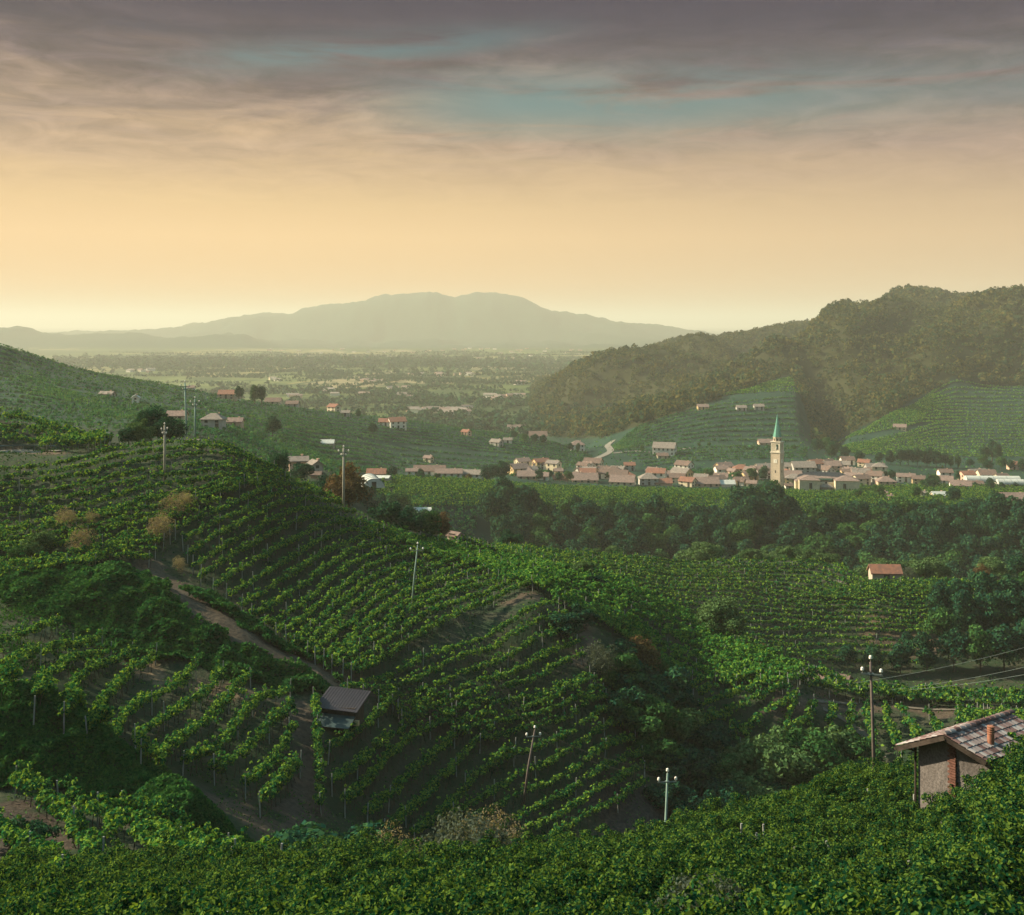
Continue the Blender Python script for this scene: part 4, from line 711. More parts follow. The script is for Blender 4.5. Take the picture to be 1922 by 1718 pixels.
blobs(np.stack([hp[:, 0], hp[:, 1], hz_], 1), hp[:, 2] * RNG.uniform(.7, 1.2, len(hp)), 16, 0.5, TREE['dark'], 'hedgerow_trees', 'hazy hedgerows and small woods strung across the plain')
# ------------------------------------------------------------------ poles and wires
ins = MB(); ins.lathe([(0.02, -0.22), (0.02, -0.06), (0.09, -0.06), (0.10, 0.0), (0.07, 0.02), (0.09, 0.05), (0.085, 0.09), (0.04, 0.13), (0.0, 0.135)], 10); INS = ins.mesh('insulator', [CERAM], True)
def pole(px, top, base, d, arm, label, mat, r=0.13, low=0, arm_rz=0.0, px_top=None, name='telephone_pole', more=0.0, iscale=1.0):
    h = (base - top) / F * d; x = (px - CX) / F * d; z = float(H(x, d)); zb = CZ - (base - HZ) / F * d; h += max(0.0, zb - z); e = empty(name, (x, d, z), 0, label, 'utility pole', 'telephone poles across the vineyards')
    lx = ((px_top or px) - px) / F * d; m = MB(); m.tube([(0, 0, -1), (lx * .5, 0, h * .5), (lx, 0, h - 0.25)], [r * 1.25, r, r * .72], 8); m.obj('pole_shaft', [mat], e, True)
    za = h - 0.9; a = MB(); c, s = math.cos(arm_rz), math.sin(arm_rz); fx = lx * za / h
    a.box((fx, -0.1, za), (arm, 0.07, 0.09), 0, arm_rz); a.box((fx, 0, za), (0.3, 0.3, 0.06)); a.obj('crossarm', [IRON], e)
    link('insulator', INS, e, (lx, 0, h), scale=(iscale,) * 3); u = arm / 2 - 0.08
    for sgn in (-1, 1): link('insulator', INS, e, (fx + sgn * u * c, -0.1 + sgn * u * s, za + 0.24), scale=(iscale,) * 3)
    if low:
        a2 = MB(); a2.box((fx, -0.1, za - 0.55), (arm * .45, 0.07, 0.08)); a2.obj('crossarm', [IRON], e)
        for sgn in (-1, 1): link('insulator', INS, e, (fx + sgn * arm * .2, -0.1, za - 0.35), scale=(iscale,) * 3)
    return Vector((x + fx, d, z + za + .24)), Vector((x + lx, d, z + h))
W1 = pole(309, 800, 913, 152, 1.3, 'thick concrete pole with clustered insulators on the upper left slope', CONC, 0.17, 1, R_(65), iscale=1.15)
W2 = pole(645, 838, 944, 172, 1.7, 'thick concrete pole in front of the rusty brown tree', CONC, 0.19, 1, 0.15, iscale=1.3)
W3 = pole(771, 1022, 1148, 137, 1.7, 'thin leaning pole on the sunlit brow of middle slope', POLEG, 0.10, 0, 0.15, 784, iscale=1.15)
W4 = pole(980, 1368, 1515, 109, 1.5, 'leaning grey pole among the rows of the shaded nose', POLEW, 0.12, 0, 0.1, 1004, iscale=1.25)
W5 = pole(1240, 1446, 1590, 88, 1.55, 'grey green pole standing in the dark gully', POLEG, 0.11, 0, 0.1, 1253, iscale=1.25)
W6 = pole(1643, 1266, 1532, 61, 1.15, 'tall dark wooden pole by the tile roofed stone house', POLEW, 0.095, 0, -0.35, 1634, iscale=1.0)
W7 = pole(351, 716, 822, 192, 1.8, 'tallest teal green pole rising behind the crest', POLEG, 0.17, 1, 0.0, 347, iscale=1.2)
W8 = pole(366, 746, 824, 188, 1.6, 'shorter teal green pole, right of the tallest one', POLEG, 0.16, 1, 0.3, 366, iscale=1.2)
def wire(a, b, sag, label, r=0.018):
    pts = [Vector(a).lerp(Vector(b), i / 24) - Vector((0, 0, sag * 4 * (i / 24) * (1 - i / 24))) for i in range(25)]
    m = MB(); m.tube(pts, r, 4); o = m.obj('overhead_wire', [DARK if r < .01 else IRON]); return tag(o, label, 'wire', 'thin wires over the dark hollow')
Pp = lambda px, py, d: ((px - CX) / F * d, d, CZ - (py - HZ) / F * d)
wire(Pp(1335, 1302, 160), Pp(2080, 1168, 140), 2.2, 'thin wire crossing the dark hollow, the upper one')
wire(Pp(1440, 1305, 160), Pp(2080, 1212, 138), 1.8, 'thin wire crossing the dark hollow, middle one')
wire(Pp(1560, 1300, 158), Pp(2080, 1232, 136), 1.2, 'thin wire crossing the dark hollow, lower one')
for a_, b_, nm in ((W6, W5, 'stone house pole and gully pole'), (W5, W4, 'gully pole and shaded nose pole'), (W4, W3, 'shaded nose pole and sunlit brow pole'), (W3, W2, 'sunlit brow pole and rusty tree pole'), (W1, W8, 'upper left pole and shorter teal pole')):
    for q, ds_ in ((0, 'lower'), (1, 'upper')):
        L_ = (Vector(a_[q]) - Vector(b_[q])).length; wire(a_[q], b_[q], L_ * .03, ds_ + ' thin wire between ' + nm, .0045)['group'] = 'wires between the telephone poles'
# ------------------------------------------------------------------ roads and paths
def ribbon(pts, width, name, mat, dmin=16., lift=0.06, kind='structure', label=None, cat=None):
    wl = smoothline(worldline(pts, 0, dmin), 40); d = np.gradient(wl, axis=0); d /= np.hypot(*d.T)[:, None]; nn = np.stack([-d[:, 1], d[:, 0]], 1) * width / 2
    a, b = wl + nn, wl - nn; V = np.concatenate([np.c_[a, H(a[:, 0], a[:, 1]) + lift + .1], np.c_[b, H(b[:, 0], b[:, 1]) + lift + .1]]); n = len(wl)
    o = link(name, poly_mesh(name, V, [(i, i + 1, n + i + 1, n + i) for i in range(n - 1)], mat)); tag(o, label, cat, None, kind); return o
ribbon([(-200, 853), (0, 851), (60, 850), (112, 849)], 1.6, 'road', ROAD, 120, 0.1)
ribbon([(1118, 862), (1140, 852), (1146, 846), (1140, 838), (1150, 828)], 5.0, 'road', ROAD, 600, 0.3)
ribbon([(1150, 852), (1190, 848), (1225, 850)], 3.5, 'road', ROAD, 600, 0.3); ribbon([(1272, 845), (1295, 842)], 4, 'road', ROAD, 600, 0.3)
ribbon([(1545, 1332), (1585, 1352), (1625, 1385), (1655, 1425)], 1.1, 'path', PATHM, 100, 0.0)
ribbon([(1530, 1318), (1570, 1321), (1608, 1322)], .7, 'path', PATHM, 100, 0.05); ribbon([(1700, 1330), (1780, 1334), (1830, 1334)], .6, 'path', PATHM, 100, 0.05)
ribbon([(1545, 1090), (1565, 1094), (1590, 1096)], 1.6, 'path', PATHM, 200, 0.05)
# low roadside guard rail on the knoll road
gr = MB(); wl = worldline([(-60, 846), (20, 846), (105, 845)], 0, 120)
for i in range(9):
    q = wl[0] * (1 - i / 8) + wl[-1] * (i / 8); z = float(H(*q)); gr.box((q[0], q[1], z + .3), (.12, .12, .9))
    if i < 8:
        q2 = wl[0] * (1 - (i + 1) / 8) + wl[-1] * ((i + 1) / 8); gr.tube([(q[0], q[1] - .1, z + .65), (q2[0], q2[1] - .1, float(H(*q2)) + .65)], .09, 4)
tag(gr.obj('guard_rail', [IRON]), 'low metal rail along the narrow road under the knoll', 'guard rail')
# white signboard on two legs
x, y = (201 - CX) / F * 172, 172.; e = empty('signboard', (x, y, float(H(x, y))), -0.1, 'small white signboard with a dark line of writing beside the crest bush', 'sign')
zb = CZ - (815.5 - HZ) / F * 172 - float(H(x, y)); m = MB(); m.box((0, 0, zb), (1.35, .05, .62)); m.obj('panel', [WALLC['white']], e)
m = MB(); [m.box((-.42 + .17 * i, -.035, zb + .04), (.12, .02, .10)) for i in range(6)]; m.obj('writing', [SHUT], e)
for s in (-.5, .5): m = MB(); m.tube([(s, .04, -.5), (s, .04, zb + .3)], .035, 6); m.obj('leg', [IRON], e)

# ------------------------------------------------------------------ buildings
wm = MB(); wm.box((0, 0, 0), (1.15, .12, 1.45), 0); wm.box((0, -.05, 0), (.95, .08, 1.25), 1); WIN = wm.mesh('window', [SHUT, GLASSY])
wd = MB(); wd.box((0, 0, 0), (1.25, .12, 2.2), 0); wd.box((0, -.05, 0), (1.0, .08, 2.0), 1); DOOR = wd.mesh('door', [SHUT, SHUT])
ch = MB(); ch.box((0, 0, 0), (.7, .7, 1.7)); ch.box((0, 0, .95), (.95, .95, .16)); CHIM = ch.mesh('chimney', [WALLC['pink']])
def build_house(loc, L, W_, h, rz, wall, roof, label, pitch=0.42, hip=False, name='house', cat='house', group=None, storeys=2, wins=True, chim=True, over=0.5, nwin=None):
    e = empty(name, loc, rz, label, cat, group); x, y = L / 2, W_ / 2; rise = y * pitch * 1.0
    b = MB(); vs = [(-x, -y, -3), (x, -y, -3), (x, y, -3), (-x, y, -3), (-x, -y, h), (x, -y, h), (x, y, h), (-x, y, h)]
    if hip: b.add(vs, [(0, 1, 5, 4), (1, 2, 6, 5), (2, 3, 7, 6), (3, 0, 4, 7), (4, 5, 6, 7)])
    else: b.add(vs + [(-x, 0, h + rise), (x, 0, h + rise)], [(0, 1, 5, 4), (2, 3, 7, 6), (1, 2, 6, 9, 5), (3, 0, 4, 8, 7), (4, 5, 9, 8), (6, 7, 8, 9)])
    b.obj('wall', [WALLC[wall]], e); rf = MB(); o = over; th = .22; ex, ey = x + o, y + o; dz = -o * pitch + .06
    if hip:
        r = max(0.0, x - y); top = [(-r, 0, h + rise + .1), (r, 0, h + rise + .1)]; ev = [(-ex, -ey, h + dz), (ex, -ey, h + dz), (ex, ey, h + dz), (-ex, ey, h + dz)]; lo_ = [(a, b_, c - th) for a, b_, c in ev]
        rf.add(ev + top + lo_, [(0, 1, 5, 4), (1, 2, 5), (2, 3, 4, 5), (3, 0, 4), (6, 7, 1, 0), (7, 8, 2, 1), (8, 9, 3, 2), (9, 6, 0, 3), (9, 8, 7, 6)])
    else:
        for s in (-1, 1):
            up = [(-ex, 0, h + rise + .12), (ex, 0, h + rise + .12), (ex, s * ey, h + dz), (-ex, s * ey, h + dz)]; dn = [(a, b_, c - th) for a, b_, c in up]
            f = [(0, 1, 2, 3), (7, 6, 5, 4), (3, 2, 6, 7), (0, 3, 7, 4), (2, 1, 5, 6)]; rf.add(up + dn, f if s > 0 else [q[::-1] for q in f])
    rf.obj('roof', [ROOFC[roof]], e)
    if wins:
        c, s = math.cos(rz), math.sin(rz); st = max(1, storeys)
        def face(n, half, pos, rot, dr):
            k = max(1, int(2 * half / 3.0)) if nwin is None else nwin
            for f in range(st):
                for i in range(k):
                    u = -half + (i + .5) * 2 * half / k; zz = h * (f + .55) / st
                    if f == 0 and dr and i == k // 2: link('door', DOOR, e, pos(u, 1.1), (0, 0, rot)); continue
                    link('window', WIN, e, pos(u, zz), (0, 0, rot), (min(1, half * .55), 1, min(1, h / st / 2.6)))
        face(0, x, lambda u, z: (u, -y - .03, z), 0, True)
        if s < -0.15: face(1, y, lambda u, z: (x + .03, u, z), R_(90), False)
        if s > 0.15: face(2, y, lambda u, z: (-x - .03, -u, z), R_(-90), False)
    if chim: link('chimney', CHIM, e, (x * .45, y * .35, h + rise * .75 - .1), scale=(.7, .7, .8))
    return e
def house(px, py, wpx, wall, roof, label, d=None, dmin=250., h=5.2, rot=0, asp=0.72, **k):
    if py < 960: h *= 0.84; wpx *= 1.08; k.setdefault('pitch', 0.62)
    if d is None: x, y, z = ray(px, py, 0, dmin)
    else: x, y, z = ray(px, py, 0, d * .88, d * 1.14)
    t = abs(R_(rot)); wm_ = wpx / F * y - 0.6; L = wm_ / (math.cos(t) + asp * math.sin(t)); 
    ov = k.pop('over', 0.45); return build_house((x, y + L * asp * .35, z - .1), L, L * asp, h, R_(rot), wall, roof, label, over=ov, **k)
gv = 'houses of the hillside village'
V = [ # column, foot row, width px, wall, roof, label, extras
 (775, 893, 26, 'white', 'pink', 'white wing of long farmhouse with windows, leftmost section', dict(d=505, h=3.0, asp=.5, storeys=1)),
 (806, 893, 56, 'white', 'brown', 'tall dark brown roofed section of the long farmhouse', dict(d=510, h=3.2, asp=.5, storeys=1, pitch=.6)),
 (842, 896, 48, 'white', 'pink', 'pink roofed middle section of the long farmhouse', dict(d=505, h=2.8, asp=.45, storeys=1, pitch=.6)),
 (880, 897, 50, 'white', 'grey', 'grey roofed right section of long farmhouse with white gable', dict(d=508, h=2.6, rot=-12, asp=.5, storeys=1, pitch=.55)),
 (973, 894, 40, 'ochre', 'pink', 'ochre two storey house with pinkish roof at the village left end', dict(d=590, h=5.5, rot=28)),
 (990, 900, 36, 'pink', 'pink', 'low pink roofed outbuilding before the ochre house', dict(d=572, h=2.5, storeys=1)),
 (1017, 901, 28, 'white', 'pink', 'low white house with faded roof right of the outbuilding', dict(d=575, h=2.8, rot=-10, storeys=1)),
 (1049, 896, 15, 'ochre', 'pink', 'narrow ochre house standing alone among trees', dict(d=600, h=4.6, asp=.9)),
 (1052, 903, 26, 'pink', 'red', 'low rust roofed shed under the narrow ochre house', dict(d=570, h=2.0, storeys=1, wins=False)),
 (1114, 884, 38, 'cream', 'brown', 'tall cream house with dark roof above its neighbours', dict(d=640, h=6.4, rot=-22)),
 (1098, 896, 36, 'grey', 'brown', 'grey roofed house below the tall cream one', dict(d=605, h=4.2, rot=20)),
 (1128, 899, 36, 'white', 'brown', 'long white house with windows right of the grey roofed one', dict(d=600, h=4.2, rot=-12)),
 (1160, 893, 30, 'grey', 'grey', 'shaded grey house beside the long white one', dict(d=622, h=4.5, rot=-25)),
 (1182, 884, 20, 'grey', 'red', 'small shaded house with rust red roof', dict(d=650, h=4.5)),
 (1098, 906, 46, 'pink', 'pink', 'low pink roofed barn at the front of the left cluster', dict(d=575, h=2.2, storeys=1)),
 (1170, 911, 50, 'cream', 'pink', 'long low pink roofed barn facing the vines', dict(d=578, h=2.6, rot=-14, storeys=1)),
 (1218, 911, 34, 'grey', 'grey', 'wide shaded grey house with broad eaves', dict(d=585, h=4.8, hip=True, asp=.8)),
 (1246, 902, 34, 'pink', 'pink', 'pink roofed row house left of the chimneyed one', dict(d=612, h=3.6)),
 (1272, 907, 30, 'cream', 'brown', 'cream row house with dark roof and chimney', dict(d=602, h=4.2, rot=-10)),
 (1246, 912, 30, 'pink', 'red', 'small red roofed shed before the row houses', dict(d=575, h=2.2, storeys=1, wins=False)),
 (1292, 914, 34, 'cream', 'red', 'cream gabled house with round headed doorway', dict(d=580, h=4.0, rot=-38)),
 (1328, 914, 42, 'pink', 'pink', 'long pinkish brown roofed barn right of the gabled house', dict(d=582, h=2.6, storeys=1)),
 (1352, 905, 34, 'pink', 'pink', 'pink roofed house behind the long barn', dict(d=604, h=3.6, rot=-15)),
 (1366, 914, 26, 'white', 'sheet', 'pale sheet roofed shed beside the barn', dict(d=580, h=2.2, storeys=1, wins=False)),
 (1285, 885, 35, 'white', 'brown', 'white detached house with dark roof above the row houses', dict(d=660, h=5.2, rot=-40, asp=.75)),
 (1360, 889, 36, 'ochre', 'pink', 'ochre detached house with stepped roof', dict(d=645, h=5.4, rot=25, asp=.7)),
 (1376, 894, 20, 'pink', 'pink', 'small gabled annex of the ochre detached house', dict(d=628, h=4.0, rot=-55)),
 (1408, 902, 32, 'ochre', 'pink', 'yellow walled house with pink roof left of the tower', dict(d=612, h=3.8, rot=18)),
 (1426, 892, 30, 'pink', 'pink', 'pink roofed house with white wall behind the yellow one', dict(d=635, h=4.0)),
 (1388, 912, 24, 'white', 'brown', 'small white house at the foot of the yellow one', dict(d=588, h=3.2, rot=-25)),
 (1412, 915, 22, 'cream', 'pink', 'small cream house half hidden by the dark tree', dict(d=580, h=3.0, rot=-20)),
 (1484, 888, 26, 'white', 'grey', 'white house with dark windows right behind the tower', dict(d=660, h=5.0)),
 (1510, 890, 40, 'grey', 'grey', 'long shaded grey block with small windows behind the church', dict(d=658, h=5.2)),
 (1532, 884, 34, 'pink', 'pink', 'pinkish gabled house behind the grey block', dict(d=672, h=4.6, rot=-25)),
 (1562, 886, 32, 'pink', 'pink', 'pink roofed house at the centre of the upper cluster', dict(d=665, h=4.8)),
 (1552, 891, 30, 'grey', 'brown', 'shaded gabled house in front of the upper cluster', dict(d=645, h=3.8, rot=-60)),
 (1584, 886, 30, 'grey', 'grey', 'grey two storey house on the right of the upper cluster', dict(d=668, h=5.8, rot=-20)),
 (1592, 873, 24, 'white', 'brown', 'small white house with brown roof topping the upper cluster', dict(d=700, h=4.2)),
 (1624, 877, 26, 'cream', 'red', 'cream gabled house with red roof above the teal shaded houses', dict(d=695, h=4.0, rot=-35)),
 (1600, 897, 34, 'pink', 'pink', 'pink house with gabled front right of the church', dict(d=640, h=4.6, rot=-45)),
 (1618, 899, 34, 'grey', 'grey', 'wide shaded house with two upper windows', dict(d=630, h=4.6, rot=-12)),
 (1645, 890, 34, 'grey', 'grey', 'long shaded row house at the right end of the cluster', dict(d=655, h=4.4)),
 (1650, 899, 24, 'white', 'grey', 'low white fronted house under the shaded row', dict(d=632, h=3.0)),
 (1486, 903, 42, 'pink', 'pink', 'large pink roofed hall between the tower and church', dict(d=606, h=3.6, rot=-8)),
 (1482, 919, 16, 'white', 'brown', 'small white lean-to at the foot of the tower', dict(d=578, h=2.6)),
 (1702, 906, 34, 'white', 'pink', 'white walled long house with faded roof', dict(d=610, h=4.4, rot=-15, asp=.5)),
 (1726, 910, 26, 'ochre', 'brown', 'ochre house joined to the white long one', dict(d=605, h=4.2, rot=-15)),
 (1770, 911, 44, 'white', 'pink', 'broad pink roofed barn with white gable', dict(d=596, h=3.8, rot=-22, asp=.55)),
 (1806, 920, 40, 'white', 'pink', 'pink roofed farmhouse with white porch', dict(d=575, h=3.2, rot=-14)),
 (1832, 917, 30, 'grey', 'brown', 'long brown roofed shed right of the porch house', dict(d=592, h=2.4, storeys=1)),
 (1903, 882, 17, 'pink', 'red', 'small cubic pinkish house on the slope at the right edge', dict(d=690, h=4.6, asp=.9)),
 (1912, 952, 60, 'pink', 'pink', 'pink roofed house half hidden in vines at the right edge', dict(d=478, h=3.0)),
 (1660, 934, 12, 'cream', 'pink', 'cream corner of a house behind the woods', dict(d=500, h=2.8, wins=False)), (1672, 940, 10, 'ochre', 'pink', 'ochre corner of a house behind the woods', dict(d=492, h=2.6, wins=False)),
 (1735, 933, 12, 'white', 'grey', 'white shed corner behind the dark treetops', dict(d=500, h=2.6, wins=False)), (1765, 936, 26, 'cream', 'sheet', 'low pale roofed shed behind the treetops', dict(d=500, h=2.0, wins=False)),
 (1249, 855, 46, 'white', 'grey', 'white villa with windows and dark roof on the vineyard slope', dict(d=800, h=6.5, rot=-18)),
 (1244, 861, 20, 'cream', 'brown', 'low porch building in front of the white slope villa', dict(d=780, h=2.6)),
 (1691, 807, 26, 'cream', 'pink', 'small cream house alone on the bright vineyard slope', dict(d=940, h=3.0, rot=-20)),
 (1320, 770, 20, 'ochre', 'pink', 'tiny orange walled house near the top of the vineyard bump', dict(d=960, h=3.5)),
 (1392, 772, 18, 'grey', 'grey', 'tiny shaded barn under the bright vineyard strip', dict(d=1030, h=3.5)), (1425, 770, 18, 'grey', 'grey', 'second tiny shaded barn right of the first', dict(d=1030, h=4)),
 (1438, 836, 26, 'pink', 'pink', 'pink roofed barn left of the spire', dict(d=790, h=2.6)),
 (200, 746, 30, 'grey', 'grey', 'long grey roofed shed on the left hillside', dict(d=480, h=2.2, rot=-18, asp=.4)),
 (253, 758, 18, 'white', 'sheet', 'white gabled shed left of the crest tree', dict(d=450, h=3.4, rot=-75)),
 (330, 792, 34, 'cream', 'pink', 'faded roofed house beside the teal poles', dict(d=400, h=3.0)),
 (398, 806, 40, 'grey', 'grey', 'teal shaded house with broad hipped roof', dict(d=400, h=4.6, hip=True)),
 (440, 800, 28, 'pink', 'pink', 'low pink roofed house right of the hipped roof one', dict(d=410, h=2.4)),
 (360, 822, 22, 'white', 'grey', 'low white shed behind the teal poles', dict(d=215, h=1.6, wins=False, chim=False)),
 (425, 750, 30, 'pink', 'red', 'pink walled farmhouse on the ridge, left of the round tree', dict(d=672, h=4.2)),
 (445, 752, 12, 'white', 'grey', 'small white annex below the ridge farmhouse', dict(d=660, h=2.4, wins=False)),
 (358, 733, 14, 'white', 'pink', 'pale farmhouse roof peeking over the ridge', dict(d=700, h=2.4, wins=False)),
 (512, 757, 28, 'cream', 'brown', 'low farmhouse right of the standing tree pair', dict(d=700, h=2.6)),
 (548, 762, 22, 'grey', 'brown', 'low shaded house farther along the ridge', dict(d=720, h=2.8)),
 (626, 774, 26, 'cream', 'red', 'cream house with lit gable on the ridge', dict(d=745, h=4.8, rot=-38, asp=.7)), (648, 782, 16, 'grey', 'grey', 'shaded outbuilding below the lit gable house', dict(d=735, h=3.4)),
 (724, 800, 26, 'white', 'red', 'red roofed left wing of the white villa', dict(d=700, h=3.4)),
 (744, 805, 36, 'white', 'red', 'white villa with many windows and red roof', dict(d=695, h=6.0, rot=22)),
 (875, 818, 20, 'pink', 'red', 'small house with lit red gable amid vine rows', dict(d=725, h=3.4, rot=-40)),
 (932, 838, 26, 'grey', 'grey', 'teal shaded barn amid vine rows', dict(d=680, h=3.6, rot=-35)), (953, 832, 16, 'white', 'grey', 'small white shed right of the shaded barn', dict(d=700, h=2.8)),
 (969, 813, 32, 'cream', 'pink', 'pale pinkish farmhouse down in the valley', dict(d=1010, h=5)), (1010, 826, 32, 'grey', 'brown', 'brown roofed farmhouse near the valley trees', dict(d=860, h=4)),
 (1084, 848, 26, 'white', 'pink', 'white villa with green shutters by the pale road', dict(d=760, h=6.5, hip=True, asp=.8)),
 (804, 868, 20, 'cream', 'pink', 'little cream house below the bright path', dict(d=580, h=3.4, rot=-30)), (614, 835, 24, 'grey', 'sheet', 'low grey shed with pale roof amid hillside rows', dict(d=500, h=1.8, wins=False)),
 (558, 886, 40, 'pink', 'grey', 'pink walled farmhouse with grey roof behind the crest', dict(d=285, h=3.8, rot=15, pitch=.5)),
 (590, 890, 34, 'grey', 'grey', 'grey gabled farmhouse right of the pink walled one', dict(d=282, h=3.2, rot=-62)),
 (592, 899, 20, 'pink', 'brown', 'low pink shed below the grey gabled farmhouse', dict(d=262, h=1.6, wins=False, chim=False)),
 (712, 906, 40, 'grey', 'sheet', 'open grey shed with pale sheet roof', dict(d=392, h=2.6, rot=-8, wins=False, chim=False, pitch=.2)),
 (706, 896, 34, 'pink', 'red', 'pink roofed shed behind the pale sheet roof', dict(d=430, h=2.2, wins=False)),
]
for px, py, wpx, wall, roof, label, k in V:
    house(px, py, wpx, wall, roof, label, group=gv if 'villa' not in label and px > 740 and 860 < py < 925 else None, **k)

for k in range(46):                                # more small houses packed behind the front row
    px = [RNG.normal(1010, 30), RNG.normal(1130, 38), RNG.normal(1265, 45), RNG.normal(1400, 28), RNG.normal(1560, 48), RNG.normal(1620, 30), RNG.normal(1790, 45)][k % 7]; d = RNG.uniform(615, 690); x = (px - CX) / F * d; L = RNG.uniform(6.5, 11)
    side = 'left of' if px < 1445 else 'right of'
    build_house((x, d, float(H(x, d)) - .1), L, L * RNG.uniform(.65, .9), RNG.uniform(3.2, 5.4), RNG.uniform(-.9, .5), ['cream', 'white', 'ochre', 'white', 'pink', 'cream'][k % 6], ['pink', 'brown', 'grey', 'brown', 'red'][k % 5], 'small pale house packed among the village roofs ' + side + ' the bell tower', .55, k % 4 == 0, group='small houses behind the front row ' + side + ' the tower', over=.4)

def arch_face(m, cx, r, z0, z1, ztop, y0, y1, mi=0, n=8):
    """spandrel over a round-headed opening, between y0 and y1"""
    pts = [(cx - r * math.cos(math.pi * k / n), z1 + r * math.sin(math.pi * k / n)) for k in range(n + 1)]
    for (xa, za), (xb, zb_) in zip(pts[:-1], pts[1:]):
        vs = [(xa, y0, za), (xb, y0, zb_), (xb, y0, ztop), (xa, y0, ztop), (xa, y1, za), (xb, y1, zb_), (xb, y1, ztop), (xa, y1, ztop)]
        m.add(vs, [(0, 1, 2, 3), (7, 6, 5, 4), (0, 4, 5, 1)], mi)
# church tower
Sb, tb_, bb = new_mat('church tower stone', 0.9); g = Sb and tb_.new('ShaderNodeTexCoord'); br = tb_.new('ShaderNodeTexBrick', _Scale=1.0); br.inputs['Color1'].default_value = (0.50, 0.41, 0.32, 1); br.inputs['Color2'].default_value = (0.40, 0.33, 0.26, 1); br.inputs['Mortar'].default_value = (0.58, 0.50, 0.40, 1)
mp = tb_.new('ShaderNodeMapping'); mp.inputs['Rotation'].default_value = (R_(90), 0, 0); mp.inputs['Scale'].default_value = (.7, .7, .7); tb_.link(g.outputs['Object'], mp.inputs[0]); tb_.link(mp.outputs[0], br.inputs[0]); tb_.link(br.outputs[0], bb.inputs['Base Color'])
COPPER = plain_mat('green copper roofing', (0.10, 0.30, 0.24), 0.7, 0.25, 0.8); TRIM = plaster('pale stone trim', (0.62, 0.56, 0.47))
d = 596.; x = (1459 - CX) / F * d; zt = CZ - (919 - HZ) / F * d; e = empty('church_tower', (x, d, zt), R_(-37), 'slender stone bell tower with arcaded belfry and green pointed spire', 'bell tower')
a = 5.15; q = a / 2; m = MB(); m.box((0, 0, 8.6), (a, a, 23.0)); [m.box((sx * (q - .25), sy * (q - .25), 8.6), (.62, .62, 23.05)) for sx in (-1, 1) for sy in (-1, 1)]; m.obj('shaft', [Sb], e)
m = MB(); m.box((0, 0, 20.35), (a + .7, a + .7, .5)); m.box((0, 0, 20.0), (a + .35, a + .35, .3)); m.box((0, 0, 26.0), (a + .7, a + .7, .4)); m.obj('cornice', [TRIM], e)
m = MB(); hb, z0 = 5.2, 20.6
for k in range(4):
    M = Matrix.Rotation(k * math.pi / 2, 3, 'Z'); f = MB()
    f.box((-q + .42, -q + .3, z0 + hb / 2), (.84, .56, hb)); f.box((0, -q + .3, z0 + 1.9), (.42, .5, 3.8)); f.box((q - .42 + .0, -q + .33, z0 + hb / 2), (.80, .5, hb)); f.box((0, -q + .3, z0 + .35), (a - .1, .40, .7))
    for cx in (-.97, .97): arch_face(f, cx, .76, z0, z0 + 3.5, z0 + hb, -q + .06, -q + .5)
    f.box((0, -q + .28, z0 + 4.65), (.42, .44, 1.1)); m.add([M @ Vector(v) for v in f.v], f.f)
m.obj('belfry', [TRIM], e); m = MB(); m.lathe([(.75, 21.6), (.7, 22.6), (.45, 23.3), (.1, 23.6)], 12); m.obj('bell', [IRON], e)
m = MB(); m.lathe([(2.35, 26.2), (2.35, 28.2), (2.6, 28.3), (2.6, 28.6)], 8)
for k in range(8):
    a_ = k * math.pi / 4 + math.pi / 8; m.box((2.2 * math.cos(a_), 2.2 * math.sin(a_), 27.2), (.12, .7, 1.1), 1, a_)
m.obj('drum', [Sb, DARK], e); m = MB(); m.lathe([(2.5, 28.6), (1.15, 34.9), (0.05, 41.2)], 8); m.obj('spire', [COPPER], e)
m = MB(); m.tube([(0, 0, 41.0), (0, 0, 42.2)], .05, 5); m.box((0, 0, 41.8), (.5, .06, .08)); m.obj('cross', [IRON], e)
for k, rz in ((0, 0), (1, R_(90))):
    c = MB(); M = Matrix.Rotation(rz, 3, 'Z'); c.box(M @ Vector((0, -q - .06, 15.6)), (2.0, .12, 2.0), 0, rz); c.box(M @ Vector((0, -q - .14, 15.9)), (.1, .05, .7), 1, rz); c.box(M @ Vector((.22, -q - .14, 15.6)), (.5, .05, .1), 1, rz); c.obj('clock_face', [WALLC['white'], DARK], e)
    s_ = MB(); s_.box(M @ Vector((0, -q - .02, 10)), (.5, .1, 1.4), 0, rz); s_.box(M @ Vector((0, -q - .02, 5)), (.5, .1, 1.4), 0, rz); s_.obj('slit_window', [DARK], e)
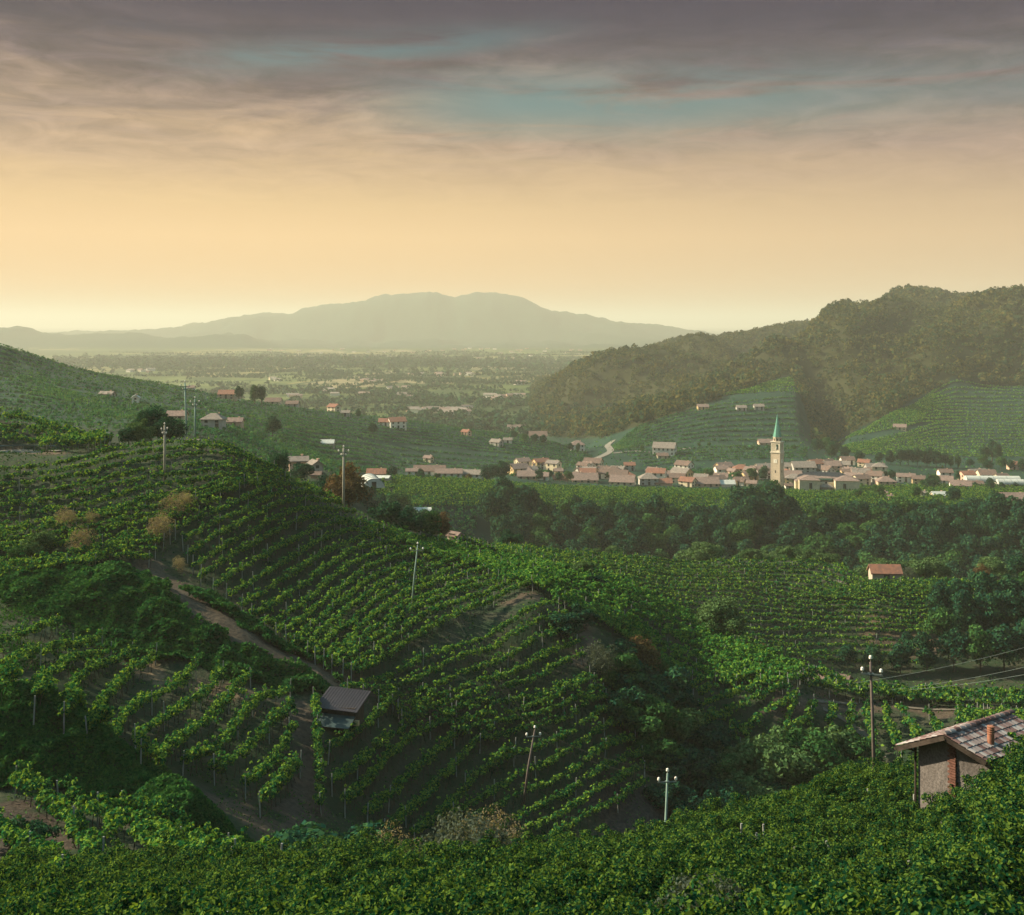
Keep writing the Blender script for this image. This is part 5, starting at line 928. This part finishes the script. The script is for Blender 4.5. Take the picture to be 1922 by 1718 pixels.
# church: two hipped transepts with a lower recess between
d = 585.; x = (1550 - CX) / F * d; zc = CZ - (924 - HZ) / F * d; e = empty('church', (x, d, zc), R_(-8), 'large pale church with two hipped blocks and tall windows right of tower', 'church')
m = MB(); m.box((-9.2, 0, 2.2), (10.4, 12, 9.6)); m.box((0, 3, 1.4), (8.4, 8, 8.0)); m.box((10.2, 0, 2.2), (12.2, 12, 9.6)); m.box((-14.9, 2, 1.6), (2.2, 8, 8.2)); m.obj('wall', [WALLC['cream']], e)
m = MB()
def hip(m, cx, cy, L, W_, z, r, o=.5):
    x, y = L / 2 + o, W_ / 2 + o; r0 = abs(x - y)
    tp = [(-r0, 0), (r0, 0)] if x > y else [(0, -r0), (0, r0)]; vs = [(cx - x, cy - y, z), (cx + x, cy - y, z), (cx + x, cy + y, z), (cx - x, cy + y, z)] + [(cx + p[0], cy + p[1], z + r) for p in tp]
    fs = [(0, 1, 5, 4), (1, 2, 5), (2, 3, 4, 5), (3, 0, 4)] if x > y else [(0, 1, 4), (1, 2, 5, 4), (2, 3, 5), (3, 0, 4, 5)]; m.add(vs, fs + [(3, 2, 1, 0)])
hip(m, -9.2, 0, 10.4, 12, 7.02, 2.0); hip(m, 10.2, 0, 12.2, 12, 7.02, 2.2); hip(m, 0, 5.5, 27, 11, 7.4, 2.6, .3); hip(m, -14.9, 2, 2.2, 8, 5.72, .8, .2); m.obj('roof', [ROOFC['pink']], e)
m = MB(); hip(m, 0, -2.5, 6.6, 4.0, 3.2, 1.7, .3); m.box((0, -2.5, .9), (6.2, 3.6, 4.5)); m.obj('porch', [ROOFC['grey']], e)
for cx in (-8.6, 8.8): m = MB(); m.box((cx, -6.04, 4.0), (1.9, .16, 3.6), 0); m.box((cx, -6.12, 4.0), (1.5, .1, 3.2), 1); m.obj('window', [TRIM, DARK], e)
m = MB(); m.box((0, -1.06, 5.0), (1.2, .14, 1.2)); m.obj('window', [DARK], e)
# white tunnel greenhouse, long greenhouse, lower pale greenhouse
def tunnel(px, py, wpx, d, L, rz, label, h=3.0, group=None):
    x = (px - CX) / F * d; r = wpx / F * d / 2 if L is None else h; e = empty('greenhouse', (x, d, CZ - (py - HZ) / F * d), rz, label, 'greenhouse', group); m = MB(); n = 12; LL = L or 14
    arc = [(math.cos(math.pi * k / n) * r * 1.15, math.sin(math.pi * k / n) * r) for k in range(n + 1)]
    vs = [(s * LL / 2, a, b) for s in (-1, 1) for a, b in arc]; m.add(vs, [(k, k + 1, n + 2 + k, n + 1 + k) for k in range(n)] + [tuple(range(n + 1))[::-1], tuple(range(n + 1, 2 * n + 2))]); m.obj('cover', [ROOFC['sheet']], e)
    for s in np.linspace(-.5, .5, 5): f = MB(); f.tube([(s * LL, a * 1.02, b * 1.02) for a, b in arc], .07, 4); f.obj('hoop', [IRON], e)
    f = MB(); f.box((LL / 2 + .03, 0, 1.1), (.1, 1.6, 2.2)); f.obj('door', [DARK], e); return e
tunnel(697, 911, 34, 388, None, R_(-75), 'white arched tunnel greenhouse at the edge of the plateau')
tunnel(1862, 903, 0, 612, 29, R_(-4), 'long pale greenhouse stretching beyond the pink roofed farm', 2.9)
tunnel(1896, 908, 0, 602, 14, R_(-4), 'shorter pale greenhouse before the right end of the long one', 2.4)
tunnel(792, 962, 0, 372, 6.5, R_(3), 'pale teal greenhouse down in the wooded hollow', 1.7)
# pale stone hut with vaulted front (crest), red roofed hut, tiled roof behind the spur
e = house(854, 1012, 36, 'stone', 'pink', 'pale weathered stone hut with sagging roof on the crest', d=199, h=1.9, rot=-38, asp=.75, storeys=1, chim=False, nwin=1, pitch=.5, over=.25)
e = house(1664, 1092, 60, 'stone', 'red', 'stone hut with long red tiled roof on the level crest', d=243, h=2.3, rot=-4, asp=.55, storeys=1, chim=False, nwin=1, pitch=.8, over=.35)
x, y = (1552 - CX) / F * 172, 172.; build_house((x, y, CZ - (1262 - HZ) / F * y - 2.5), 6.2, 4.6, 1.5, R_(-28), 'stone', 'brown', 'tiled hut roof just showing over the spur crest', .42, wins=False, chim=False, storeys=1)
# dark sheet shed in the middle of the slope
d = 106.; x = (640 - CX) / F * d; z = CZ - (1362 - HZ) / F * d; e = empty('shed', (x, d, z), R_(-12), 'dark tin roofed field shed beside the dirt track', 'shed')
TIN = plain_mat('dark painted tin', (0.045, 0.040, 0.052), 0.6, 0.2, 1.2); TIN2 = plain_mat('blue green tin', (0.03, 0.055, 0.06), 0.55, 0.2, 1.5); PLANK = plain_mat('old dark planks', (0.055, 0.042, 0.036), 0.9, 0.5, 3)
m = MB(); m.box((0, .4, .6), (3.5, 2.6, 2.9)); m.obj('wall', [PLANK], e)
for sx in (-1.3, .2): m = MB(); m.tube([(sx, -.95, -.9), (sx, -.95, .9)], .06, 6); m.obj('post', [PLANK], e)
def slab(m, p, th=.07, mi=0):
    p = [Vector(v) for v in p]; n = (p[1] - p[0]).cross(p[3] - p[0]).normalized() * th; m.add(p + [v - n for v in p], [(0, 1, 2, 3), (7, 6, 5, 4), (0, 4, 5, 1), (1, 5, 6, 2), (2, 6, 7, 3), (3, 7, 4, 0)], mi)
m = MB(); slab(m, [(-2.25, -1.3, 2.05), (2.1, -1.3, 1.85), (2.3, 2.2, 2.75), (-2.0, 2.2, 2.95)])
for i in range(15): u = -2.05 + i * .29; slab(m, [(u, -1.28, 2.075 - (u + 2.1) * .045), (u + .05, -1.28, 2.075 - (u + 2.1) * .045), (u + .25, 2.18, 3.0 - (u + 2.1) * .045), (u + .2, 2.18, 3.0 - (u + 2.1) * .045)], .03)
m.obj('roof', [TIN], e); m = MB(); slab(m, [(-1.7, -2.5, .75), (1.7, -2.5, .7), (1.85, -1.0, 1.35), (-1.7, -1.0, 1.45)]); m.obj('canopy', [TIN2], e)
for sx in (-1.6, 1.6): m = MB(); m.tube([(sx, -2.35, -1), (sx, -2.35, .75)], .05, 6); m.obj('post', [PLANK], e)
m = MB(); m.box((1.9, -.9, .7), (.5, .3, .45)); m.obj('crate', [WALLC['ochre']], e)

# ------------------------------------------------------------------ the stone house in the foreground
rzv = math.atan2(2.5, 3.86)                        # ridge runs away to the right
PINKT, ttp, bbp = new_mat('weathered clay tiles', 0.85); tcn = ttp.new('ShaderNodeNewGeometry'); nz = ttp.noise(tcn.outputs['Position'], 0.9, 5)
v = ttp.math('ADD', ttp.math('MULTIPLY', tcn.outputs['Random Per Island'], 0.85), ttp.math('MULTIPLY', nz, 0.25)); ttp.link(ttp.ramp(v, [(0.0, (0.065, 0.040, 0.044)), (0.3, (0.115, 0.066, 0.066)), (0.52, (0.17, 0.105, 0.105)), (0.68, (0.21, 0.17, 0.175)), (0.88, (0.30, 0.275, 0.285))]), bbp.inputs['Base Color'])
hx, hy, hzr = 18.94, 48.0, CZ - 17.95              # near end of the ridge
e = empty('stone_house', (hx, hy, hzr - 3.4), rzv, 'small stone house with weathered clay tile roof among the foreground vines', 'house')
# local frame: x along the ridge (away to the right), y to its left; ridge height 3.4; the right hand eave starts a little farther along
Lh, HR = 4.7, 3.4; SIDES = {1: (2.48, 0.52, 0.0), -1: (1.72, 0.42, 0.55)}   # eave distance, slope, skew
def rp(side, x, u, dz=0.0):                        # point on the roof plane, u from 0 (ridge) to 1 (eave)
    W_, sl_, sk = SIDES[side]; return (x + sk * u, side * W_ * u, HR - W_ * sl_ * u + dz)
def tile_roof(m, side, tw=.22, tl=.30):
    W_, sl_, sk = SIDES[side]; nx_, ny_ = int(Lh / tw), int(W_ / tl)
    for i in range(nx_ + 1):
        for j in range(ny_ + 1):
            xc = i * tw; j1, j2 = random.uniform(-.012, .012), random.uniform(-.014, .014); P = []
            for uu, lf in ((j * tl / W_, .02), (min(j * tl + tl * 1.18, W_ + .07) / W_, .055)):
                for k in range(5):
                    a_ = math.pi * k / 4; q_ = rp(side, xc + j1 - tw * .54 * math.cos(a_) + (j2 if lf > .03 else 0), uu, lf + .05 * math.sin(a_)); P.append(q_)
            m.add(P, [(k, k + 1, k + 6, k + 5) if side < 0 else (k + 5, k + 6, k + 1, k) for k in range(4)] + [(5, 6, 7, 8, 9)])
m = MB(); tile_roof(m, 1); tile_roof(m, -1)
for i in range(int(Lh / .36) + 1):
    xc = i * .36 - .1; P = [(xc + u * .42 - .02, -.15 * math.cos(math.pi * k / 5), HR + .02 + .04 * (1 - u) + .12 * math.sin(math.pi * k / 5)) for u in (0, 1) for k in range(6)]; m.add(P, [(k, k + 1, k + 7, k + 6) for k in range(5)] + [(0, 1, 2, 3, 4, 5)])
rf = m.obj('roof', [PINKT], e); rf['label'] = 'weathered roof of grey and rose clay tiles'
m = MB()
for s in (1, -1):
    slab(m, [rp(s, -.12, 0, -.03), rp(s, Lh + .05, 0, -.03), rp(s, Lh + .05, 1, -.03), rp(s, -.12, 1, -.03)][::s], .07)
    for xo in (-.15, Lh + .04): slab(m, [rp(s, xo, 0, -.02), rp(s, xo + .05, 0, -.02), rp(s, xo + .05, 1.0, -.02), rp(s, xo, 1.0, -.02)][::s], .2)
m.obj('eaves_board', [PLANK], e)
STONEM, ts, bs = new_mat('rough grey rendered stone', 0.95); gg = ts.new('ShaderNodeTexCoord'); n1_ = ts.noise(gg.outputs['Object'], 1.1, 8, .65); n2_ = ts.noise(gg.outputs['Object'], 9, 6, .7)
ts.link(ts.mix(ts.smooth(n2_, .35, .7), ts.mix(ts.smooth(n1_, .35, .65), (0.20, 0.18, 0.18), (0.14, 0.125, 0.125)), (0.09, 0.08, 0.08)), bs.inputs['Base Color'])
bq = ts.new('ShaderNodeBump', _Strength=.9, _Distance=.05); ts.link(n2_, bq.inputs['Height']); ts.link(bq.outputs[0], bs.inputs['Normal'])
m = MB(); ul, ur, xa, xb = .72, .86, .55, Lh - .4
C5 = lambda x: [rp(1, x, ul, -.14), rp(-1, x, ur, -.14), (x, 0, HR - .16)]
a1, a2, a3 = C5(xa); b1_, b2_, b3_ = C5(xb); dn = lambda p: (p[0], p[1], -3.0)
m.add([dn(a1), dn(a2), a2, a3, a1, dn(b1_), dn(b2_), b2_, b3_, b1_], [(4, 3, 2, 1, 0), (5, 6, 7, 8, 9), (0, 5, 9, 4), (1, 2, 7, 6), (3, 8, 7, 2), (4, 9, 8, 3)]); m.obj('wall', [STONEM], e)
BRICK = plain_mat('red brick', (0.15, 0.070, 0.055), 0.9, 0.45, 6, 0.5); m = MB(); random.seed(5); al = math.atan2(a2[0] - a3[0], -(a2[1]))      # the gable wall turns a little right of the ridge
for j in range(30): m.box((xa + .02, 0.02 + .04 * (j % 2), 2.85 - j * .115), (.10, .30 + .1 * (j % 2), .085))
m.obj('brick_quoin', [BRICK], e); m = MB()
for j in range(14): m.box((a2[0] - .02, a2[1] + .22, 2.55 - j * .115), (.09, .30 + .1 * (j % 2), .085), 0, al)
m.obj('brick_quoin', [BRICK], e); m = MB(); m.tube([(a1[0] - .1, a1[1] + .08, a1[2] - .1), (a1[0] - .1, a1[1] + .08, -2.0)], .05, 8); m.obj('drainpipe', [PLANK], e)
m = MB(); g0_, g1_ = rp(1, -.1, 1.03, -.1), rp(1, Lh, 1.03, -.1); m.tube([g0_, g1_], .06, 8); m.tube([(.5, g0_[1], g0_[2] - .05), (a1[0] - .1, a1[1] + .08, a1[2] - .35)], .045, 6); m.obj('gutter', [PLANK], e)
CLAY = plain_mat('terracotta flue', (0.30, 0.13, 0.085), 0.8, 0.4, 3); cp = rp(-1, 1.35, .62); m = MB(); m.lathe([(.15, -.3), (.145, .45), (.16, .50), (.145, .54), (.16, .60), (.145, .64), (.16, .70), (.145, .74), (.16, .80), (.08, .83)], 14, cp); m.obj('chimney', [CLAY], e)
# vine shoots that climb over its roof
C = []
for b0, b1 in (((3.2, -2.2, 2.2), (3.2, -1.0, 3.1)), ((4.2, -2.4, 2.2), (4.6, -1.2, 3.1)), ((2.4, -2.2, 2.2), (2.5, -1.5, 2.8)), ((5.2, -2.6, 2.0), (5.2, -1.7, 2.8))):
    for k in range(420): u = RNG.random(); C.append([b0[i] * (1 - u) + b1[i] * u + RNG.normal() * (.30 * (1 - u) + .05) for i in range(3)])
C = np.array(C); M_ = np.array(Matrix.Rotation(rzv, 3, 'Z')); Cw = C @ M_.T + np.array(e.location)
tag(link('climbing_vine', faces_mesh('climbing_vine', cards(Cw, rvec(len(Cw)) + np.array([0, -.2, .7]), 0.08 * (0.6 + .8 * RNG.random(len(Cw)))), [VINE])), 'vine shoots climbing over the tile roof of the stone house', 'vine')

# ------------------------------------------------------------------ tiny far buildings on the plain
fh = []
for wname in ('white', 'cream', 'pink'):
    m = MB(); m.add([(-5, -4, -1), (5, -4, -1), (5, 4, -1), (-5, 4, -1), (-5, -4, 5), (5, -4, 5), (5, 4, 5), (-5, 4, 5), (-5, 0, 7), (5, 0, 7)], [(0, 1, 5, 4), (2, 3, 7, 6), (1, 2, 6, 9, 5), (3, 0, 4, 8, 7)], 0)
    m.add([(-5.6, 0, 7.15), (5.6, 0, 7.15), (5.6, -4.7, 4.8), (-5.6, -4.7, 4.8)], [(3, 2, 1, 0)], 1); m.add([(-5.6, 0, 7.15), (5.6, 0, 7.15), (5.6, 4.7, 4.8), (-5.6, 4.7, 4.8)], [(0, 1, 2, 3)], 1); fh.append(m.mesh('distant_house', [WALLC[wname], ROOFC['pink' if wname != 'white' else 'grey']]))
spots = []
def clump(px, py, n, sx, sy, s=1.0):
    for i in range(n): spots.append((px + RNG.normal() * sx, py + abs(RNG.normal()) * sy, s))
clump(800, 772, 14, 22, 3.0); clump(858, 772, 13, 14, 4, 1.1); clump(690, 716, 7, 12, 2); clump(515, 713, 3, 10, 1.5); clump(555, 745, 3, 6, 2); clump(640, 735, 5, 22, 5); clump(265, 696, 7, 14, 2); clump(735, 728, 5, 20, 5); clump(810, 703, 9, 20, 2)
clump(880, 703, 5, 8, 2); clump(930, 745, 7, 16, 3); clump(760, 745, 5, 12, 2); clump(1100, 684, 5, 10, 2); clump(1000, 720, 6, 25, 4); clump(970, 745, 4, 10, 2)
fine = []
for i in range(80): fine.append((RNG.uniform(480, 1150), 655 + RNG.random() * 22))
k = 0
for px, py, s in spots + [(a, b, 0.95) for a, b in fine]:
    x, y, z = ray(px, py, 0, 1000)
    if z > 20 or y > 5200: continue
    o = link('distant_house', fh[int(RNG.integers(3))], None, (x, y, z), (0, 0, RNG.uniform(-.6, .6)), (s * RNG.uniform(.7, 2.0), s * RNG.uniform(.7, 1.2), s * RNG.uniform(.7, 1.1))); k += 1
    dist = 'near edge of the hazy plain' if y < 1900 else ('middle of the hazy plain' if y < 3000 else 'foot of the far mountains')
    tag(o, 'tiny pale house in the ' + dist if 'middle' in dist else 'tiny pale house at the ' + dist, 'house', 'tiny houses scattered over the plain')
print('far houses', k)

# ------------------------------------------------------------------ haze: one closed box of air
hm = bpy.data.materials.new('haze'); hm.use_nodes = True; t = NT(hm.node_tree); t.n.clear(); pv = t.new('ShaderNodeVolumePrincipled')
pv.inputs['Color'].default_value = (0.86, 0.875, 0.77, 1); pv.inputs['Density'].default_value = 1.3e-4; pv.inputs['Anisotropy'].default_value = 0.1
o = t.new('ShaderNodeOutputMaterial'); t.link(pv.outputs[0], o.inputs['Volume'])
m = MB(); m.box((0, 19000, 190), (76000, 46500, 400 + 0.0)); hb = m.obj('haze', [hm]); hb['kind'] = 'stuff'; hb['label'] = 'pale evening haze filling the air'
import builtins
zlo = min(float((CZ + ZT).min()) - 1.0, -1.0); zhi = float((CZ + ZT).max()) + 3
hb.data.vertices.foreach_set('co', np.array([(X_, Y_, Z_) for Z_ in (zlo, zhi) for X_, Y_ in ((-76000, -4000), (76000, -4000), (76000, 42500), (-76000, 42500))], dtype=np.float32).ravel()); hb.data.update()
